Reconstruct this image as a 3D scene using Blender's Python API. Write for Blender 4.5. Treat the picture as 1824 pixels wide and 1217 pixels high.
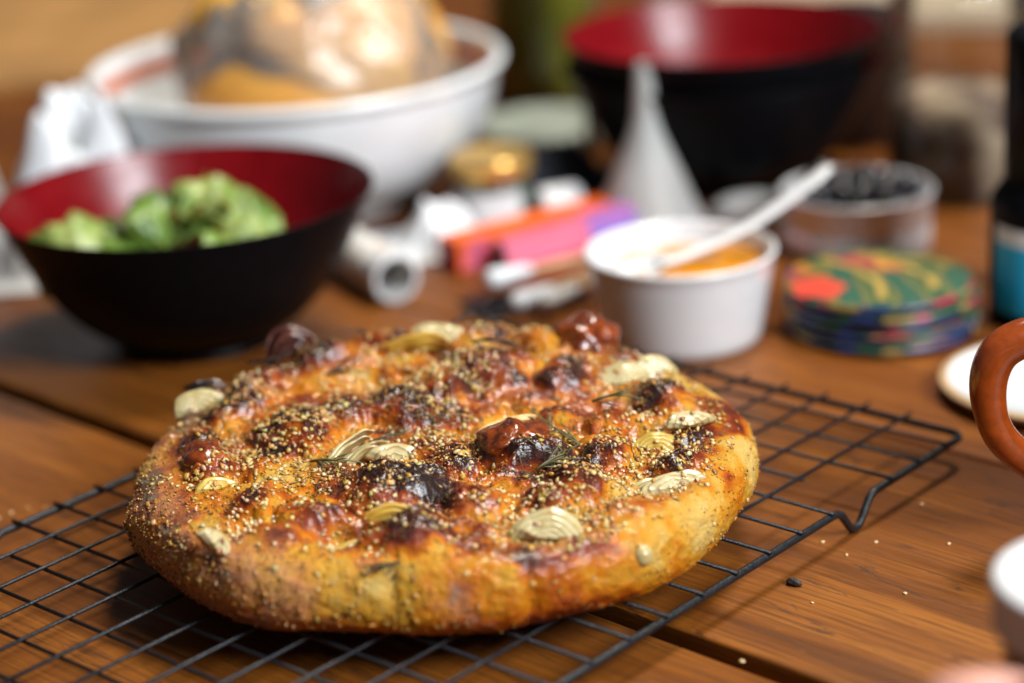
import bpy, bmesh, math, random
import numpy as np
from mathutils import Vector, Matrix, Euler

for o in list(bpy.data.objects):
    bpy.data.objects.remove(o)
scene = bpy.context.scene
COL = scene.collection
PI = math.pi

# ------------------------------------------------------------------ camera
CAM_H, PITCH, ROLL = 0.35758, math.radians(19.777), math.radians(-3.3085)
cam_data = bpy.data.cameras.new('camera')
cam = bpy.data.objects.new('camera', cam_data)
COL.objects.link(cam)
fw = Vector((0, math.cos(PITCH), -math.sin(PITCH)))
up0 = Vector((0, math.sin(PITCH), math.cos(PITCH)))
rt0 = Vector((1, 0, 0))
rt = rt0 * math.cos(ROLL) + up0 * math.sin(ROLL)
upv = -rt0 * math.sin(ROLL) + up0 * math.cos(ROLL)
mw = Matrix.Identity(4)
for i in range(3):
    mw[i][0], mw[i][1], mw[i][2] = rt[i], upv[i], -fw[i]
mw[2][3] = CAM_H
cam.matrix_world = mw
cam_data.lens = 78.49
cam_data.sensor_width = 36.0
cam_data.clip_start, cam_data.clip_end = 0.02, 60
cam_data.dof.use_dof = True
cam_data.dof.focus_distance = 0.795
cam_data.dof.aperture_fstop = 3.4
cam_data.dof.aperture_blades = 0
scene.camera = cam

# ------------------------------------------------------------------ light
world = bpy.data.worlds.new('World')
scene.world = world
world.use_nodes = True
bg = world.node_tree.nodes['Background']
bg.inputs[0].default_value = (0.82, 0.90, 1.0, 1)
bg.inputs[1].default_value = 0.09


def area(name, loc, target, size, power, col, shape='DISK', size_y=None):
    d = bpy.data.lights.new(name, 'AREA')
    d.shape = shape
    d.size = size
    if size_y:
        d.size_y = size_y
    d.energy = power
    d.color = col
    o = bpy.data.objects.new(name, d)
    COL.objects.link(o)
    o.location = loc
    o.rotation_euler = (Vector(target) - Vector(loc)).to_track_quat('-Z', 'Y').to_euler()
    return o


area('ceiling_lamp', (0.55, 1.50, 2.10), (0.02, 1.05, 0.0), 0.55, 58.0, (1.0, 0.92, 0.80))
area('window_light', (1.45, -0.45, 1.50), (0.05, 1.05, 0.03), 0.95, 118.0, (0.92, 0.96, 1.0), 'RECTANGLE', 0.85)
scene.view_settings.view_transform = 'Standard'
scene.view_settings.look = 'None'
scene.view_settings.exposure = -0.15
scene.view_settings.gamma = 1.0
scene.view_settings.use_curve_mapping = False
scene.render.engine = 'CYCLES'
scene.cycles.use_denoising = True
scene.cycles.use_adaptive_sampling = True
scene.cycles.adaptive_threshold = 0.02
scene.cycles.max_bounces = 7
scene.cycles.diffuse_bounces = 3
scene.cycles.glossy_bounces = 3
scene.cycles.transparent_max_bounces = 12
scene.cycles.caustics_reflective = False
scene.cycles.sample_clamp_indirect = 6.0

# ------------------------------------------------------------------ helpers
random.seed(7)
RNG = np.random.default_rng(11)


def mesh(name, v, f, smooth=True):
    me = bpy.data.meshes.new(name)
    me.from_pydata(np.asarray(v, float).tolist() if isinstance(v, np.ndarray) else [tuple(p) for p in v], [], f)
    me.update()
    if smooth:
        me.polygons.foreach_set('use_smooth', [True] * len(me.polygons))
    return me


def obj(name, me, mat=None, parent=None, loc=None, rot=None, label=None, cat=None, group=None, kind=None):
    o = bpy.data.objects.new(name, me)
    COL.objects.link(o)
    if mat is not None and me is not None and len(me.materials) == 0:
        me.materials.append(mat)
    if parent is not None:
        o.parent = parent
    if loc is not None:
        o.location = loc
    if rot is not None:
        o.rotation_euler = rot
    if label: o['label'] = label
    if cat: o['category'] = cat
    if group: o['group'] = group
    if kind: o['kind'] = kind
    return o


def thing(name, label, cat, loc=(0, 0, 0), rot=(0, 0, 0), group=None):
    o = bpy.data.objects.new(name, None)
    o.empty_display_size = 0.02
    COL.objects.link(o)
    o.location, o.rotation_euler = loc, rot
    o['label'], o['category'] = label, cat
    if group: o['group'] = group
    return o


def lathe(prof, n=96, close_start=True, close_end=True, wob=0.0, seed=0):
    """surface of revolution of (r, z) points"""
    v, f = [], []
    m = len(prof)
    for i, (r, z) in enumerate(prof):
        for k in range(n):
            a = 2 * PI * k / n
            rr = r * (1 + wob * math.sin(3 * a + seed) + wob * .6 * math.sin(5 * a + 2 * seed))
            v.append((rr * math.cos(a), rr * math.sin(a), z))
    for i in range(m - 1):
        for k in range(n):
            k2 = (k + 1) % n
            f.append((i * n + k, i * n + k2, (i + 1) * n + k2, (i + 1) * n + k))
    if close_start:
        f.append(tuple(range(n - 1, -1, -1)))
    if close_end:
        f.append(tuple((m - 1) * n + k for k in range(n)))
    return v, f


def smooth_prof(pts, n=8):
    """Catmull-Rom through profile points"""
    P = [np.array(p, float) for p in pts]
    out = []
    for i in range(len(P) - 1):
        p0 = P[max(i - 1, 0)]; p1 = P[i]; p2 = P[i + 1]; p3 = P[min(i + 2, len(P) - 1)]
        for k in range(n):
            t = k / n
            out.append(.5 * ((2 * p1) + (-p0 + p2) * t + (2 * p0 - 5 * p1 + 4 * p2 - p3) * t * t + (-p0 + 3 * p1 - 3 * p2 + p3) * t ** 3))
    out.append(P[-1])
    return out


def tube(path, rad, n=10, closed=False, caps=True):
    P = [Vector(p) for p in path]
    m = len(P)
    R = rad if hasattr(rad, '__len__') else [rad] * m
    v, f = [], []
    prev = None
    for i in range(m):
        if closed:
            t = P[(i + 1) % m] - P[i - 1]
        else:
            t = P[min(i + 1, m - 1)] - P[max(i - 1, 0)]
        t.normalize()
        if prev is None:
            a = Vector((0, 0, 1)) if abs(t.z) < .9 else Vector((1, 0, 0))
            s = t.cross(a).normalized()
        else:
            s = (prev - t * prev.dot(t)).normalized()
        prev = s
        b = t.cross(s)
        rr = R[i]
        rx, ry = rr if hasattr(rr, '__len__') else (rr, rr)
        for k in range(n):
            a = 2 * PI * k / n
            v.append(P[i] + s * math.cos(a) * rx + b * math.sin(a) * ry)
    for i in range(m if closed else m - 1):
        j = (i + 1) % m
        for k in range(n):
            k2 = (k + 1) % n
            f.append((i * n + k, i * n + k2, j * n + k2, j * n + k))
    if caps and not closed:
        f.append(tuple(range(n - 1, -1, -1)))
        f.append(tuple((m - 1) * n + k for k in range(n)))
    return v, f


def box_mesh(name, sx, sy, sz, bevel=0.0, seg=2, z0=True):
    bm = bmesh.new()
    bmesh.ops.create_cube(bm, size=1)
    bmesh.ops.scale(bm, vec=(sx, sy, sz), verts=bm.verts)
    if z0:
        bmesh.ops.translate(bm, vec=(0, 0, sz / 2), verts=bm.verts)
    if bevel:
        bmesh.ops.bevel(bm, geom=bm.edges[:], offset=bevel, segments=seg, affect='EDGES', profile=.6)
    me = bpy.data.meshes.new(name)
    bm.to_mesh(me); bm.free()
    return me


def vnoise(p, seed=0):
    """value noise in -1..1 for an (n,3) array"""
    p = np.asarray(p, float)
    i = np.floor(p).astype(np.int64); fr = p - i
    u = fr * fr * fr * (fr * (fr * 6 - 15) + 10)

    def h(a, b, c):
        x = (a * 374761393 + b * 668265263 + c * 2147483647 + seed * 974711) & 0xFFFFFFFF
        x = ((x ^ (x >> 13)) * 1274126177) & 0xFFFFFFFF
        x = ((x ^ (x >> 16)) * 2246822519) & 0xFFFFFFFF
        return ((x ^ (x >> 15)) & 0xFFFFFF) / float(0xFFFFFF)
    r = 0
    for dx in (0, 1):
        for dy in (0, 1):
            for dz in (0, 1):
                w = (u[:, 0] if dx else 1 - u[:, 0]) * (u[:, 1] if dy else 1 - u[:, 1]) * (u[:, 2] if dz else 1 - u[:, 2])
                r = r + w * h(i[:, 0] + dx, i[:, 1] + dy, i[:, 2] + dz)
    return r * 2 - 1


def fbm(p, oct=4, seed=0):
    p = np.asarray(p, float)
    r, a = 0, 1.0
    for k in range(oct):
        r = r + a * vnoise(p * (2.03 ** k), seed + k * 17)
        a *= .5
    return r


def sstep(a, b, x):
    t = np.clip((x - a) / (b - a), 0, 1)
    return t * t * (3 - 2 * t)


# ------------------------------------------------------------------ materials
class NT:
    def __init__(self, name):
        self.m = bpy.data.materials.new(name)
        self.m.use_nodes = True
        self.t = self.m.node_tree
        self.n = self.t.nodes
        self.b = self.n['Principled BSDF']

    def new(self, ty, **kw):
        nd = self.n.new(ty)
        for k, v in kw.items():
            setattr(nd, k, v)
        return nd

    def put(self, sock, val):
        if hasattr(val, 'is_output'):
            self.t.links.new(val, sock)
        else:
            sock.default_value = val

    def noise(self, vec, scale, detail=4, rough=.55, dist=0.0):
        nd = self.new('ShaderNodeTexNoise')
        self.put(nd.inputs['Vector'], vec)
        nd.inputs['Scale'].default_value = scale
        nd.inputs['Detail'].default_value = detail
        nd.inputs['Roughness'].default_value = rough
        nd.inputs['Distortion'].default_value = dist
        return nd.outputs[0]

    def coord(self, which='Object', scale=None, loc=None):
        c = self.new('ShaderNodeTexCoord').outputs[which]
        if scale or loc is not None:
            mp = self.new('ShaderNodeMapping')
            self.put(mp.inputs['Vector'], c)
            if scale: mp.inputs['Scale'].default_value = scale
            if loc is not None: self.put(mp.inputs['Location'], loc)
            c = mp.outputs[0]
        return c

    def ramp(self, fac, stops, interp='LINEAR'):
        nd = self.new('ShaderNodeValToRGB')
        nd.color_ramp.interpolation = interp
        e = nd.color_ramp.elements
        while len(e) < len(stops):
            e.new(.5)
        for i, (p, c) in enumerate(stops):
            e[i].position = p
            e[i].color = (*c, 1) if len(c) == 3 else c
        self.put(nd.inputs[0], fac)
        return nd.outputs[0]

    def val(self, fac, a, b, c, d):
        nd = self.new('ShaderNodeMapRange')
        self.put(nd.inputs[0], fac)
        for i, x in enumerate((a, b, c, d)):
            nd.inputs[i + 1].default_value = x
        return nd.outputs[0]

    def mix(self, fac, a, b, mode='MIX'):
        nd = self.new('ShaderNodeMix', data_type='RGBA', blend_type=mode)
        self.put(nd.inputs[0], fac)
        self.put(nd.inputs[6], a if hasattr(a, 'is_output') else (*a, 1))
        self.put(nd.inputs[7], b if hasattr(b, 'is_output') else (*b, 1))
        return nd.outputs[2]

    def math(self, op, a, b=0.0, clamp=False):
        nd = self.new('ShaderNodeMath', operation=op, use_clamp=clamp)
        self.put(nd.inputs[0], a)
        self.put(nd.inputs[1], b)
        return nd.outputs[0]

    def bump(self, h, strength=.3, dist=.001, normal=None):
        nd = self.new('ShaderNodeBump')
        nd.inputs['Strength'].default_value = strength
        nd.inputs['Distance'].default_value = dist
        self.put(nd.inputs['Height'], h)
        if normal is not None:
            self.put(nd.inputs['Normal'], normal)
        return nd.outputs[0]

    def set(self, **kw):
        names = dict(col='Base Color', rough='Roughness', metal='Metallic', spec='Specular IOR Level', coat='Coat Weight',
                     coat_rough='Coat Roughness', trans='Transmission Weight', ior='IOR', sss='Subsurface Weight',
                     sss_scale='Subsurface Scale', sss_rad='Subsurface Radius', normal='Normal', alpha='Alpha', coat_normal='Coat Normal', sheen='Sheen Weight')
        for k, v in kw.items():
            if k == 'col' and not hasattr(v, 'is_output') and len(v) == 3:
                v = (*v, 1)
            self.put(self.b.inputs[names[k]], v)
        return self.m


def plain(name, col, rough=.5, var=.12, nscale=60, bump=0.0, bscale=400, **kw):
    """a material with slight mottling, roughness variation and fine relief"""
    t = NT(name)
    c = t.coord('Object')
    n = t.noise(c, nscale, 4)
    lo = tuple(x * (1 - var) for x in col); hi = tuple(min(1, x * (1 + var)) for x in col)
    t.set(col=t.ramp(n, [(.3, lo), (.7, hi)]), rough=t.val(n, .3, .7, max(.02, rough - .06), min(1, rough + .06)), **kw)
    if bump:
        t.set(normal=t.bump(t.noise(c, bscale, 3), bump, .0006))
    return t.m


def wood_mat():
    t = NT('table_wood')
    rnd = t.new('ShaderNodeObjectInfo').outputs['Random']
    off = t.new('ShaderNodeCombineXYZ')
    t.put(off.inputs[0], t.math('MULTIPLY', rnd, 7.3))
    t.put(off.inputs[1], t.math('MULTIPLY', rnd, 3.1))
    c = t.coord('Object', loc=off.outputs[0])
    warp = t.noise(c, 5, 3)
    mp = t.new('ShaderNodeMapping'); mp.inputs['Scale'].default_value = (2.2, 26, 26); t.put(mp.inputs[0], c)
    g1 = t.noise(mp.outputs[0], 1.6, 5, .62, .6)
    mp2 = t.new('ShaderNodeMapping'); mp2.inputs['Scale'].default_value = (16, 620, 300); t.put(mp2.inputs[0], c)
    g2 = t.noise(mp2.outputs[0], 1.0, 4, .65, .3)
    mp3 = t.new('ShaderNodeMapping'); mp3.inputs['Scale'].default_value = (22, 120, 80); t.put(mp3.inputs[0], c)
    g3 = t.noise(mp3.outputs[0], 1.0, 5, .72, 1.6)
    blot = t.noise(c, 13, 5, .65)
    base = t.ramp(g1, [(.30, (.070, .017, .0026)), (.45, (.160, .044, .0046)), (.57, (.240, .072, .0070)), (.74, (.31, .105, .012))])
    col = t.mix(t.val(g2, .46, .62, 0, .68), base, (.045, .013, .0028))
    col = t.mix(t.val(g3, .57, .66, 0, .85), col, (.030, .010, .004))
    col = t.mix(t.val(blot, .50, .66, 0, .6), col, (.15, .040, .004))
    col = t.mix(t.val(blot, .40, .30, 0, .55), col, (.040, .013, .003))
    col = t.mix(t.val(rnd, 0, 1, 0, .25), col, (.17, .062, .010))
    scuff = t.noise(t.coord('Object', scale=(120, 500, 300)), 1.0, 3, .5)
    col = t.mix(t.val(scuff, .70, .78, 0, .35), col, (.45, .26, .11))
    t.set(col=col, rough=t.val(g3, .3, .7, .34, .54), spec=.26)
    t.set(normal=t.bump(g2, .35, .0006, t.bump(g1, .25, .001)))
    return t.m


M_WOOD = wood_mat()
M_FLOOR = plain('floor_dark', (.03, .02, .015), .7)
M_WIRE = plain('black_coating', (.008, .009, .011), .36, .4, 700, .5, 1200, spec=.35)
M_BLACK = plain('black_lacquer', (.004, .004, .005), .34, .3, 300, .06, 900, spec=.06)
M_RED = plain('red_lacquer', (.145, .001, .003), .30, .15, 90, .03, 600, spec=.36)
M_WHITE = plain('white_porcelain', (.64, .65, .66), .24, .03, 60, .02, 300, coat=.4, coat_rough=.1)
M_CREAMIC = plain('glazed_stoneware', (.73, .76, .77), .25, .04, 40, .03, 200, coat=.3, coat_rough=.12)
M_PLASTIC = plain('white_plastic', (.58, .58, .58), .38, .03, 80, .05, 500, sss=.1, sss_scale=.004)
M_ORANGE_LINE = plain('orange_glaze_line', (.50, .12, .04), .3, .2, 150)
M_TERRA = plain('terracotta_glaze', (.24, .042, .006), .20, .28, 160, .03, 300, coat=.6, coat_rough=.1)
M_GOLD = plain('gold_lid', (.74, .46, .13), .30, .1, 120, metal=.75)
M_STEEL = plain('brushed_steel', (.74, .74, .76), .30, .08, 200, .05, 900, metal=.4)
M_NAVY = plain('dark_navy', (.010, .013, .022), .7, .4, 60, .4, 200)
M_CLOTH = plain('white_cloth', (.66, .68, .70), .85, .05, 80, .3, 1400)
M_CREAM = plain('cream_paper', (.44, .34, .24), .75, .1, 40, .1, 300)
M_TANWOOD = plain('pale_wood', (.50, .33, .17), .55, .2, 60, .1, 500)
M_PINK = plain('pink_card', (.58, .115, .19), .45, .08, 40)
M_PINKDK = plain('crimson_card', (.50, .010, .06), .45, .08, 40)
M_ORANGE = plain('orange_card', (.78, .115, .008), .45, .08, 40)
M_REDCARD = plain('red_card', (.38, .008, .008), .45, .1, 40)
M_PURPLE = plain('purple_print', (.24, .12, .44), .45, .1, 60)
M_BROWNEND = plain('brown_window', (.10, .065, .05), .6, .2, 60)
M_TEAL = plain('pale_teal_enamel', (.42, .48, .42), .4, .15, 60)
M_BLUE = plain('blue_label', (.0, .40, .70), .45, .05, 60)
M_WHITELBL = plain('white_label', (.75, .75, .75), .5, .03, 60)
M_SAUCE = plain('orange_sauce', (.66, .25, .005), .12, .3, 120, .1, 200, coat=.6, sss=.2, sss_scale=.004)
M_JAM = plain('red_jam', (.25, .006, .012), .2, .2, 90)
M_COFFEE = plain('dark_beans', (.035, .018, .010), .45, .5, 160, .8, 260)
M_DRIED = None
M_OLIVE = plain('black_olives', (.012, .010, .014), .18, .4, 90)
M_OILGREEN = plain('green_oil', (.16, .15, .018), .2, .35, 30)
M_SKIN = plain('skin', (.50, .25, .19), .48, .10, 90, .25, 900, sss=.25, sss_scale=.006)
M_COFFEEPOT = plain('dark_brown_enamel', (.018, .010, .009), .3, .3, 60)
M_NEWS = None


def glass_mat(name, col=(1, 1, 1), rough=.03):
    t = NT(name)
    n = t.noise(t.coord('Object'), 40, 2)
    t.set(col=col, rough=rough, trans=1.0, ior=1.45, normal=t.bump(n, .1, .001))
    return t.m


def thin_clear(name, tint=(1, 1, 1), refl=.5, crink=.5, scale=60, grough=.10):
    """thin clear film: mostly see-through, glossy on its folds"""
    t = NT(name)
    out = t.n['Material Output']
    tr = t.new('ShaderNodeBsdfTransparent'); tr.inputs[0].default_value = (*tint, 1)
    gl = t.new('ShaderNodeBsdfGlossy'); gl.inputs['Roughness'].default_value = grough
    n = t.noise(t.coord('Object'), scale, 5, .6, 1.0)
    bp = t.bump(n, crink, .006)
    t.put(gl.inputs['Normal'], bp)
    fr = t.new('ShaderNodeFresnel'); fr.inputs[0].default_value = 1.5; t.put(fr.inputs['Normal'], bp)
    fac = t.math('ADD', t.math('MULTIPLY', fr.outputs[0], refl), .02, True)
    mx = t.new('ShaderNodeMixShader')
    t.put(mx.inputs[0], fac); t.put(mx.inputs[1], tr.outputs[0]); t.put(mx.inputs[2], gl.outputs[0])
    t.put(out.inputs[0], mx.outputs[0])
    return t.m


M_GLASS = thin_clear('clear_glass', (.93, .95, .93), .9, .05, 20)
def hazy(m, w):
    """give a clear film a little milky haze"""
    nt = m.node_tree
    out = nt.nodes['Material Output']
    src = out.inputs[0].links[0].from_socket
    df = nt.nodes.new('ShaderNodeBsdfDiffuse'); df.inputs[0].default_value = (.8, .78, .75, 1)
    mx = nt.nodes.new('ShaderNodeMixShader'); mx.inputs[0].default_value = w
    nt.links.new(src, mx.inputs[1]); nt.links.new(df.outputs[0], mx.inputs[2]); nt.links.new(mx.outputs[0], out.inputs[0])
    return m


M_FILM = thin_clear('clear_plastic_film', (.98, .98, .98), 1.0, .45, 16, .28)
hazy(M_FILM, .15)


def milky():
    t = NT('milky_plastic')
    n = t.noise(t.coord('Object'), 60, 3)
    t.set(col=t.ramp(n, [(.3, (.60, .57, .54)), (.7, (.67, .64, .61))]), rough=.4, trans=.35, ior=1.3, sss=.2, sss_scale=.01)
    return t.m


M_MILKY = milky()

# ------------------------------------------------------------------ table: planks with joints
PDIR = math.atan2(.703, -.711)                 # the boards' length direction
nx, ny = .703, .711                            # across the boards
table = bpy.data.objects.new('table', None)
COL.objects.link(table)
table['kind'] = 'structure'
edges = [(-.05, .139), (.1405, .3315), (.333, .519), (.529, .7145), (.716, .9025), (.904, 1.0905), (1.092, 1.2785), (1.280, 1.4665), (1.468, 1.6545), (1.656, 1.842)]
for a, b in edges:
    w = b - a
    me = box_mesh('plank', 3.4, w, .03, .0016, 2)
    me.polygons.foreach_set('use_smooth', [True] * len(me.polygons))
    mid = (a + b) / 2
    # centre point: mid along the normal + an offset along the boards
    along = Vector((-.711, .703, 0)) * .55
    p = Vector((nx * mid, ny * mid, -.03)) + along
    obj('plank', me, M_WOOD, table, p, (0, 0, PDIR))
fl = mesh('floor', [(-4, -3, -.76), (4, -3, -.76), (4, 5, -.76), (-4, 5, -.76)], [(0, 1, 2, 3)], False)
obj('floor', fl, M_FLOOR, kind='structure')

# ------------------------------------------------------------------ cooling rack
S = .02
TH = -.7374
HR = .0122
RO = Vector((8.0458 * S, 42.006 * S, 0))
EU = Vector((-math.cos(TH), -math.sin(TH), 0))
EV = Vector((math.sin(TH), -math.cos(TH), 0))


def rackp(u, v, z=0.0):
    return RO + EU * ((u - 1) * S) + EV * (v * S) + Vector((0, 0, z))


rack = thing('cooling_rack', 'black wire cooling rack under the round seeded bread', 'cooling rack', rackp(6, 10))


def rl(p):
    return p - rackp(6, 10)


UR, UL, V0, V1 = -.298, 12.23, .1675, 19.0
RR, RW = .00155, .00076
zr = HR                                        # rim centre
path = []


def foot(v, u, d):
    """the rim dips to the table and back up; d = travelling direction in v"""
    pts = []
    prof = [(-.72, 0), (-.60, -.03), (-.46, -.18), (-.24, -.70), (-.13, -.93), (0, -1), (.13, -.93), (.24, -.70), (.46, -.18), (.60, -.03), (.72, 0)]
    for t, z in prof:
        pts.append(rackp(u, v + d * t, zr + z * (zr - RR)))
    return pts


def corner(u, v, du0, dv0, du1, dv1, r=.38, n=7):
    pts = []
    for k in range(n):
        t = k / (n - 1)
        a = (1 - t) ** 2; b = 2 * t * (1 - t); c = t * t
        p0 = (u - du0 * r, v - dv0 * r); p2 = (u + du1 * r, v + dv1 * r)
        pts.append(rackp(a * p0[0] + b * u + c * p2[0], a * p0[1] + b * v + c * p2[1], zr))
    return pts


path += corner(UR, V0, -1, 0, 0, 1)
path += foot(4.14, UR, 1) + foot(15.0, UR, 1)
path += corner(UR, V1, 0, 1, 1, 0)
path += corner(UL, V1, 1, 0, 0, -1)
path += foot(15.0, UL, -1) + foot(4.14, UL, -1)
path += corner(UL, V0, 0, -1, -1, 0)
v, f = tube([rl(p) for p in path], RR, 12, closed=True)
obj('rim', mesh('rim', v, f), M_WIRE, rack)
for j in range(1, 19):
    short = j in (4, 15)
    u0, u1 = (1.0, 11.0) if short else (UR - .09, UL + .09)
    z = zr + RR + RW * .6
    v, f = tube([rl(rackp(u0 - (.05 if short else 0), j, z)), rl(rackp((u0 + u1) / 2, j, z - .0001)), rl(rackp(u1 + (.05 if short else 0), j, z))], RW, 8)
    obj('cross_wire', mesh('cross_wire', v, f), M_WIRE, rack)
for i in range(1, 12):
    z = zr + RR + RW * 2.3
    v, f = tube([rl(rackp(i, V0 - .09, z - .0004)), rl(rackp(i, 5, z)), rl(rackp(i, 14, z)), rl(rackp(i, V1 + .09, z - .0004))], RW, 8)
    obj('long_wire', mesh('long_wire', v, f), M_WIRE, rack)
RACK_TOP = zr + RR + RW * 3.3

# ------------------------------------------------------------------ the bread
BC = Vector((-.028, .766, RACK_TOP - .0005))
bread = thing('focaccia', 'round glazed focaccia with roasted onion, seeds and herbs on the wire rack', 'bread', BC)
CHAR = [(-.0244, .110, .0071), (-.0439, .078, .0092), (.0185, .105, .0100), (.0598, .084, .0110), (.0112, .038, .0088), (.0248, .060, .0101), (-.0849, .070, .0080), (-.0823, .038, .0095), (-.0600, -.004, .0083), (-.0491, .020, .0086), (-.0174, .036, .0100), (.0651, .006, .0085), (.0495, -.052, .0085), (.0476, -.029, .0065), (-.0190, -.043, .0100), (-.0009, -.054, .0079), (.0871, .027, .0088), (.0494, .057, .0078), (-.0659, -.055, .0065), (.0693, -.086, .0050), (.0293, -.097, .0055), (.0022, .058, .0067), (-.0357, .099, .0059), (-.0409, -.044, .0060)]
BUMP = [(-.0532, .080, .0103), (-.024, .099, .0118), (.0183, .095, .0117), (.0597, .083, .0125), (.0179, .049, .0156), (.0467, .045, .0100), (-.0782, .053, .0134), (-.0806, .032, .0098), (-.0527, .009, .0138), (-.0149, .026, .0130), (.0295, -.018, .0144), (.0647, .000, .0084), (.0485, -.052, .0099), (-.0169, -.047, .0159), (.0866, .022, .0129), (.0892, -.038, .0100), (-.0837, -.017, .0093), (-.0639, -.055, .0098), (.0691, -.080, .0113), (.0128, -.066, .0097), (-.0364, .024, .0108), (.0471, .006, .0085), (-.0434, -.066, .0097), (.0601, -.022, .0092), (.0029, -.029, .0091), (.093, -.006, .0083), (.0388, .078, .0092), (-.0021, .042, .0088), (-.092, .010, .010), (-.010, -.085, .012), (.040, -.066, .009), (-.055, -.083, .010)]
DIMP = [(.0052, .0059, .0066), (-.029, .0574, .0085), (-.0501, -.0511, .0055), (-.0703, -.0265, .0051), (-.0027, .098, .0085), (.0281, .0108, .0085), (.0817, -.0077, .0085), (.0784, -.0469, .0085), (.0758, .0537, .0080), (-.0262, -.0114, .0100), (.0364, -.0822, .0095), (-.0273, -.0799, .0080), (-.0758, -.0781, .0038), (.0171, -.0301, .0051), (.0613, -.0646, .0055), (-.094, .0431, .0060), (.035, -.036, .0044)]


def bread_relief(x, y):
    """height of the dimpled top above its mean level, metres"""
    n = len(x)
    p = np.c_[x, y, np.zeros(n)]
    wx = x + .0042 * fbm(p * 75 + 5, 3, 3); wy = y + .0042 * fbm(p * 75 + 9, 3, 5)
    acc = np.zeros(n)
    for i, (bx, by, br) in enumerate(BUMP):
        d2 = ((wx - bx) ** 2 + (wy - by) ** 2) / (br * 1.25) ** 2
        hgt = .0066 + .26 * (br - .010)
        acc = acc + np.exp(-d2 * 1.4) ** 1.0 * 0 + (np.clip(1 - d2, 0, 1) ** .75 * hgt) ** 3
    z = np.cbrt(acc)
    z = z + .0016 * fbm(p * 60, 3, 21) + .0004 * (1 - np.abs(fbm(p * 190, 2, 23)) * 2)
    for (bx, by, br) in DIMP:
        d2 = ((wx - bx) ** 2 + (wy - by) ** 2) / (br * 1.15) ** 2
        z = z - .0070 * np.exp(-d2 * 1.2)
    return z


def rad_top(r):
    return r < .100


def bread_point(th, t):
    """surface position for angle th and profile parameter t in 0..1 (centre of the top -> underside)"""
    TT = .64
    r_top, z_edge = .0985, .0295
    R0 = .1145
    irr = .0022 * np.sin(2 * th + 1.0) + .0012 * np.sin(5 * th + .4) + .0010 * np.sin(9 * th + 2.1)
    top = t < TT
    r = np.where(top, t / TT * r_top, 0)
    s = np.clip((t - TT) / (1 - TT), 0, 1)
    ang = PI / 2 - s * (PI * .97)              # from the top of the roll round to the underside
    rside = r_top - .0005 + (R0 - r_top) * np.cos(ang) ** .85 if False else r_top + (R0 - r_top) * np.abs(np.cos(ang)) ** .8
    rside = np.where(ang < 0, R0 - (R0 - .096) * (1 - np.abs(np.cos(ang)) ** .9), rside)
    zside = np.where(ang > 0, .0145 + (z_edge - .0145) * np.sin(ang), .0145 + .0142 * np.sin(ang))
    r = np.where(top, r, rside)
    z = np.where(top, z_edge + .0022 * np.cos(np.clip(r / r_top, 0, 1) * PI / 2), zside)
    grow = sstep(.03, .1, r)
    r = r + irr * grow
    x, y = r * np.cos(th), r * np.sin(th)
    rel = bread_relief(x, y)
    w = 1 - sstep(.088, .1075, r)
    w = np.where(top, w, w * np.clip(np.sin(ang), 0, 1))
    z = z + rel * w + .0075 * sstep(.015, .085, y) * (1 - sstep(.097, .1125, r)) * np.where(top, 1, np.clip(np.sin(ang), 0, 1))
    side = 1 - w
    p = np.c_[x, y, z]
    # lumps and folds of the side crust
    lump = .0017 * fbm(p * 34, 2, 31) + .00050 * fbm(p * 260, 3, 37)
    fold = -.0030 * np.exp(-((th + 1.30) / .025) ** 2) * np.exp(-((z - .014) / .010) ** 2) - .0022 * np.exp(-((th + 1.72) / .02) ** 2) * np.exp(-((z - .024) / .008) ** 2)
    k = (lump * sstep(.02, .5, side) + fold)
    x = x + np.cos(th) * k * np.where(top, .2, 1); y = y + np.sin(th) * k * np.where(top, .2, 1)
    z = z + np.where(top, lump * .35, 0) + np.where(rad_top(r), .00036, .00022) * fbm(p * 420, 3, 41)
    return x, y, np.maximum(z, 0.0004), rel * w, r


NTH, NT_ = 720, 340
tt = np.linspace(0, 1, NT_)
tt = np.where(tt < .66, tt / .66 * .64, .64 + (tt - .66) / .34 * .36)
TH_, T_ = np.meshgrid(np.linspace(0, 2 * PI, NTH, endpoint=False) - PI, tt[1:])
bx, by, bz, brel, brad = bread_point(TH_.ravel(), T_.ravel())
# flatten the irregular angle seam: th runs -pi..pi so folds above sit in front
verts = np.c_[bx, by, bz]
verts = np.vstack([verts, [[0, 0, float(bz[:NTH].mean())], [0, 0, float(bz[-NTH:].mean())]]])
rows = NT_ - 1
faces = []
for i in range(rows - 1):
    a = i * NTH
    for k in range(NTH):
        k2 = (k + 1) % NTH
        faces.append((a + k, a + NTH + k, a + NTH + k2, a + k2))
c0, c1 = rows * NTH, rows * NTH + 1
for k in range(NTH):
    k2 = (k + 1) % NTH
    faces.append((c0, k, k2))
    faces.append((c1, (rows - 1) * NTH + k2, (rows - 1) * NTH + k))
crust_me = mesh('crust', verts, faces)


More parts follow.
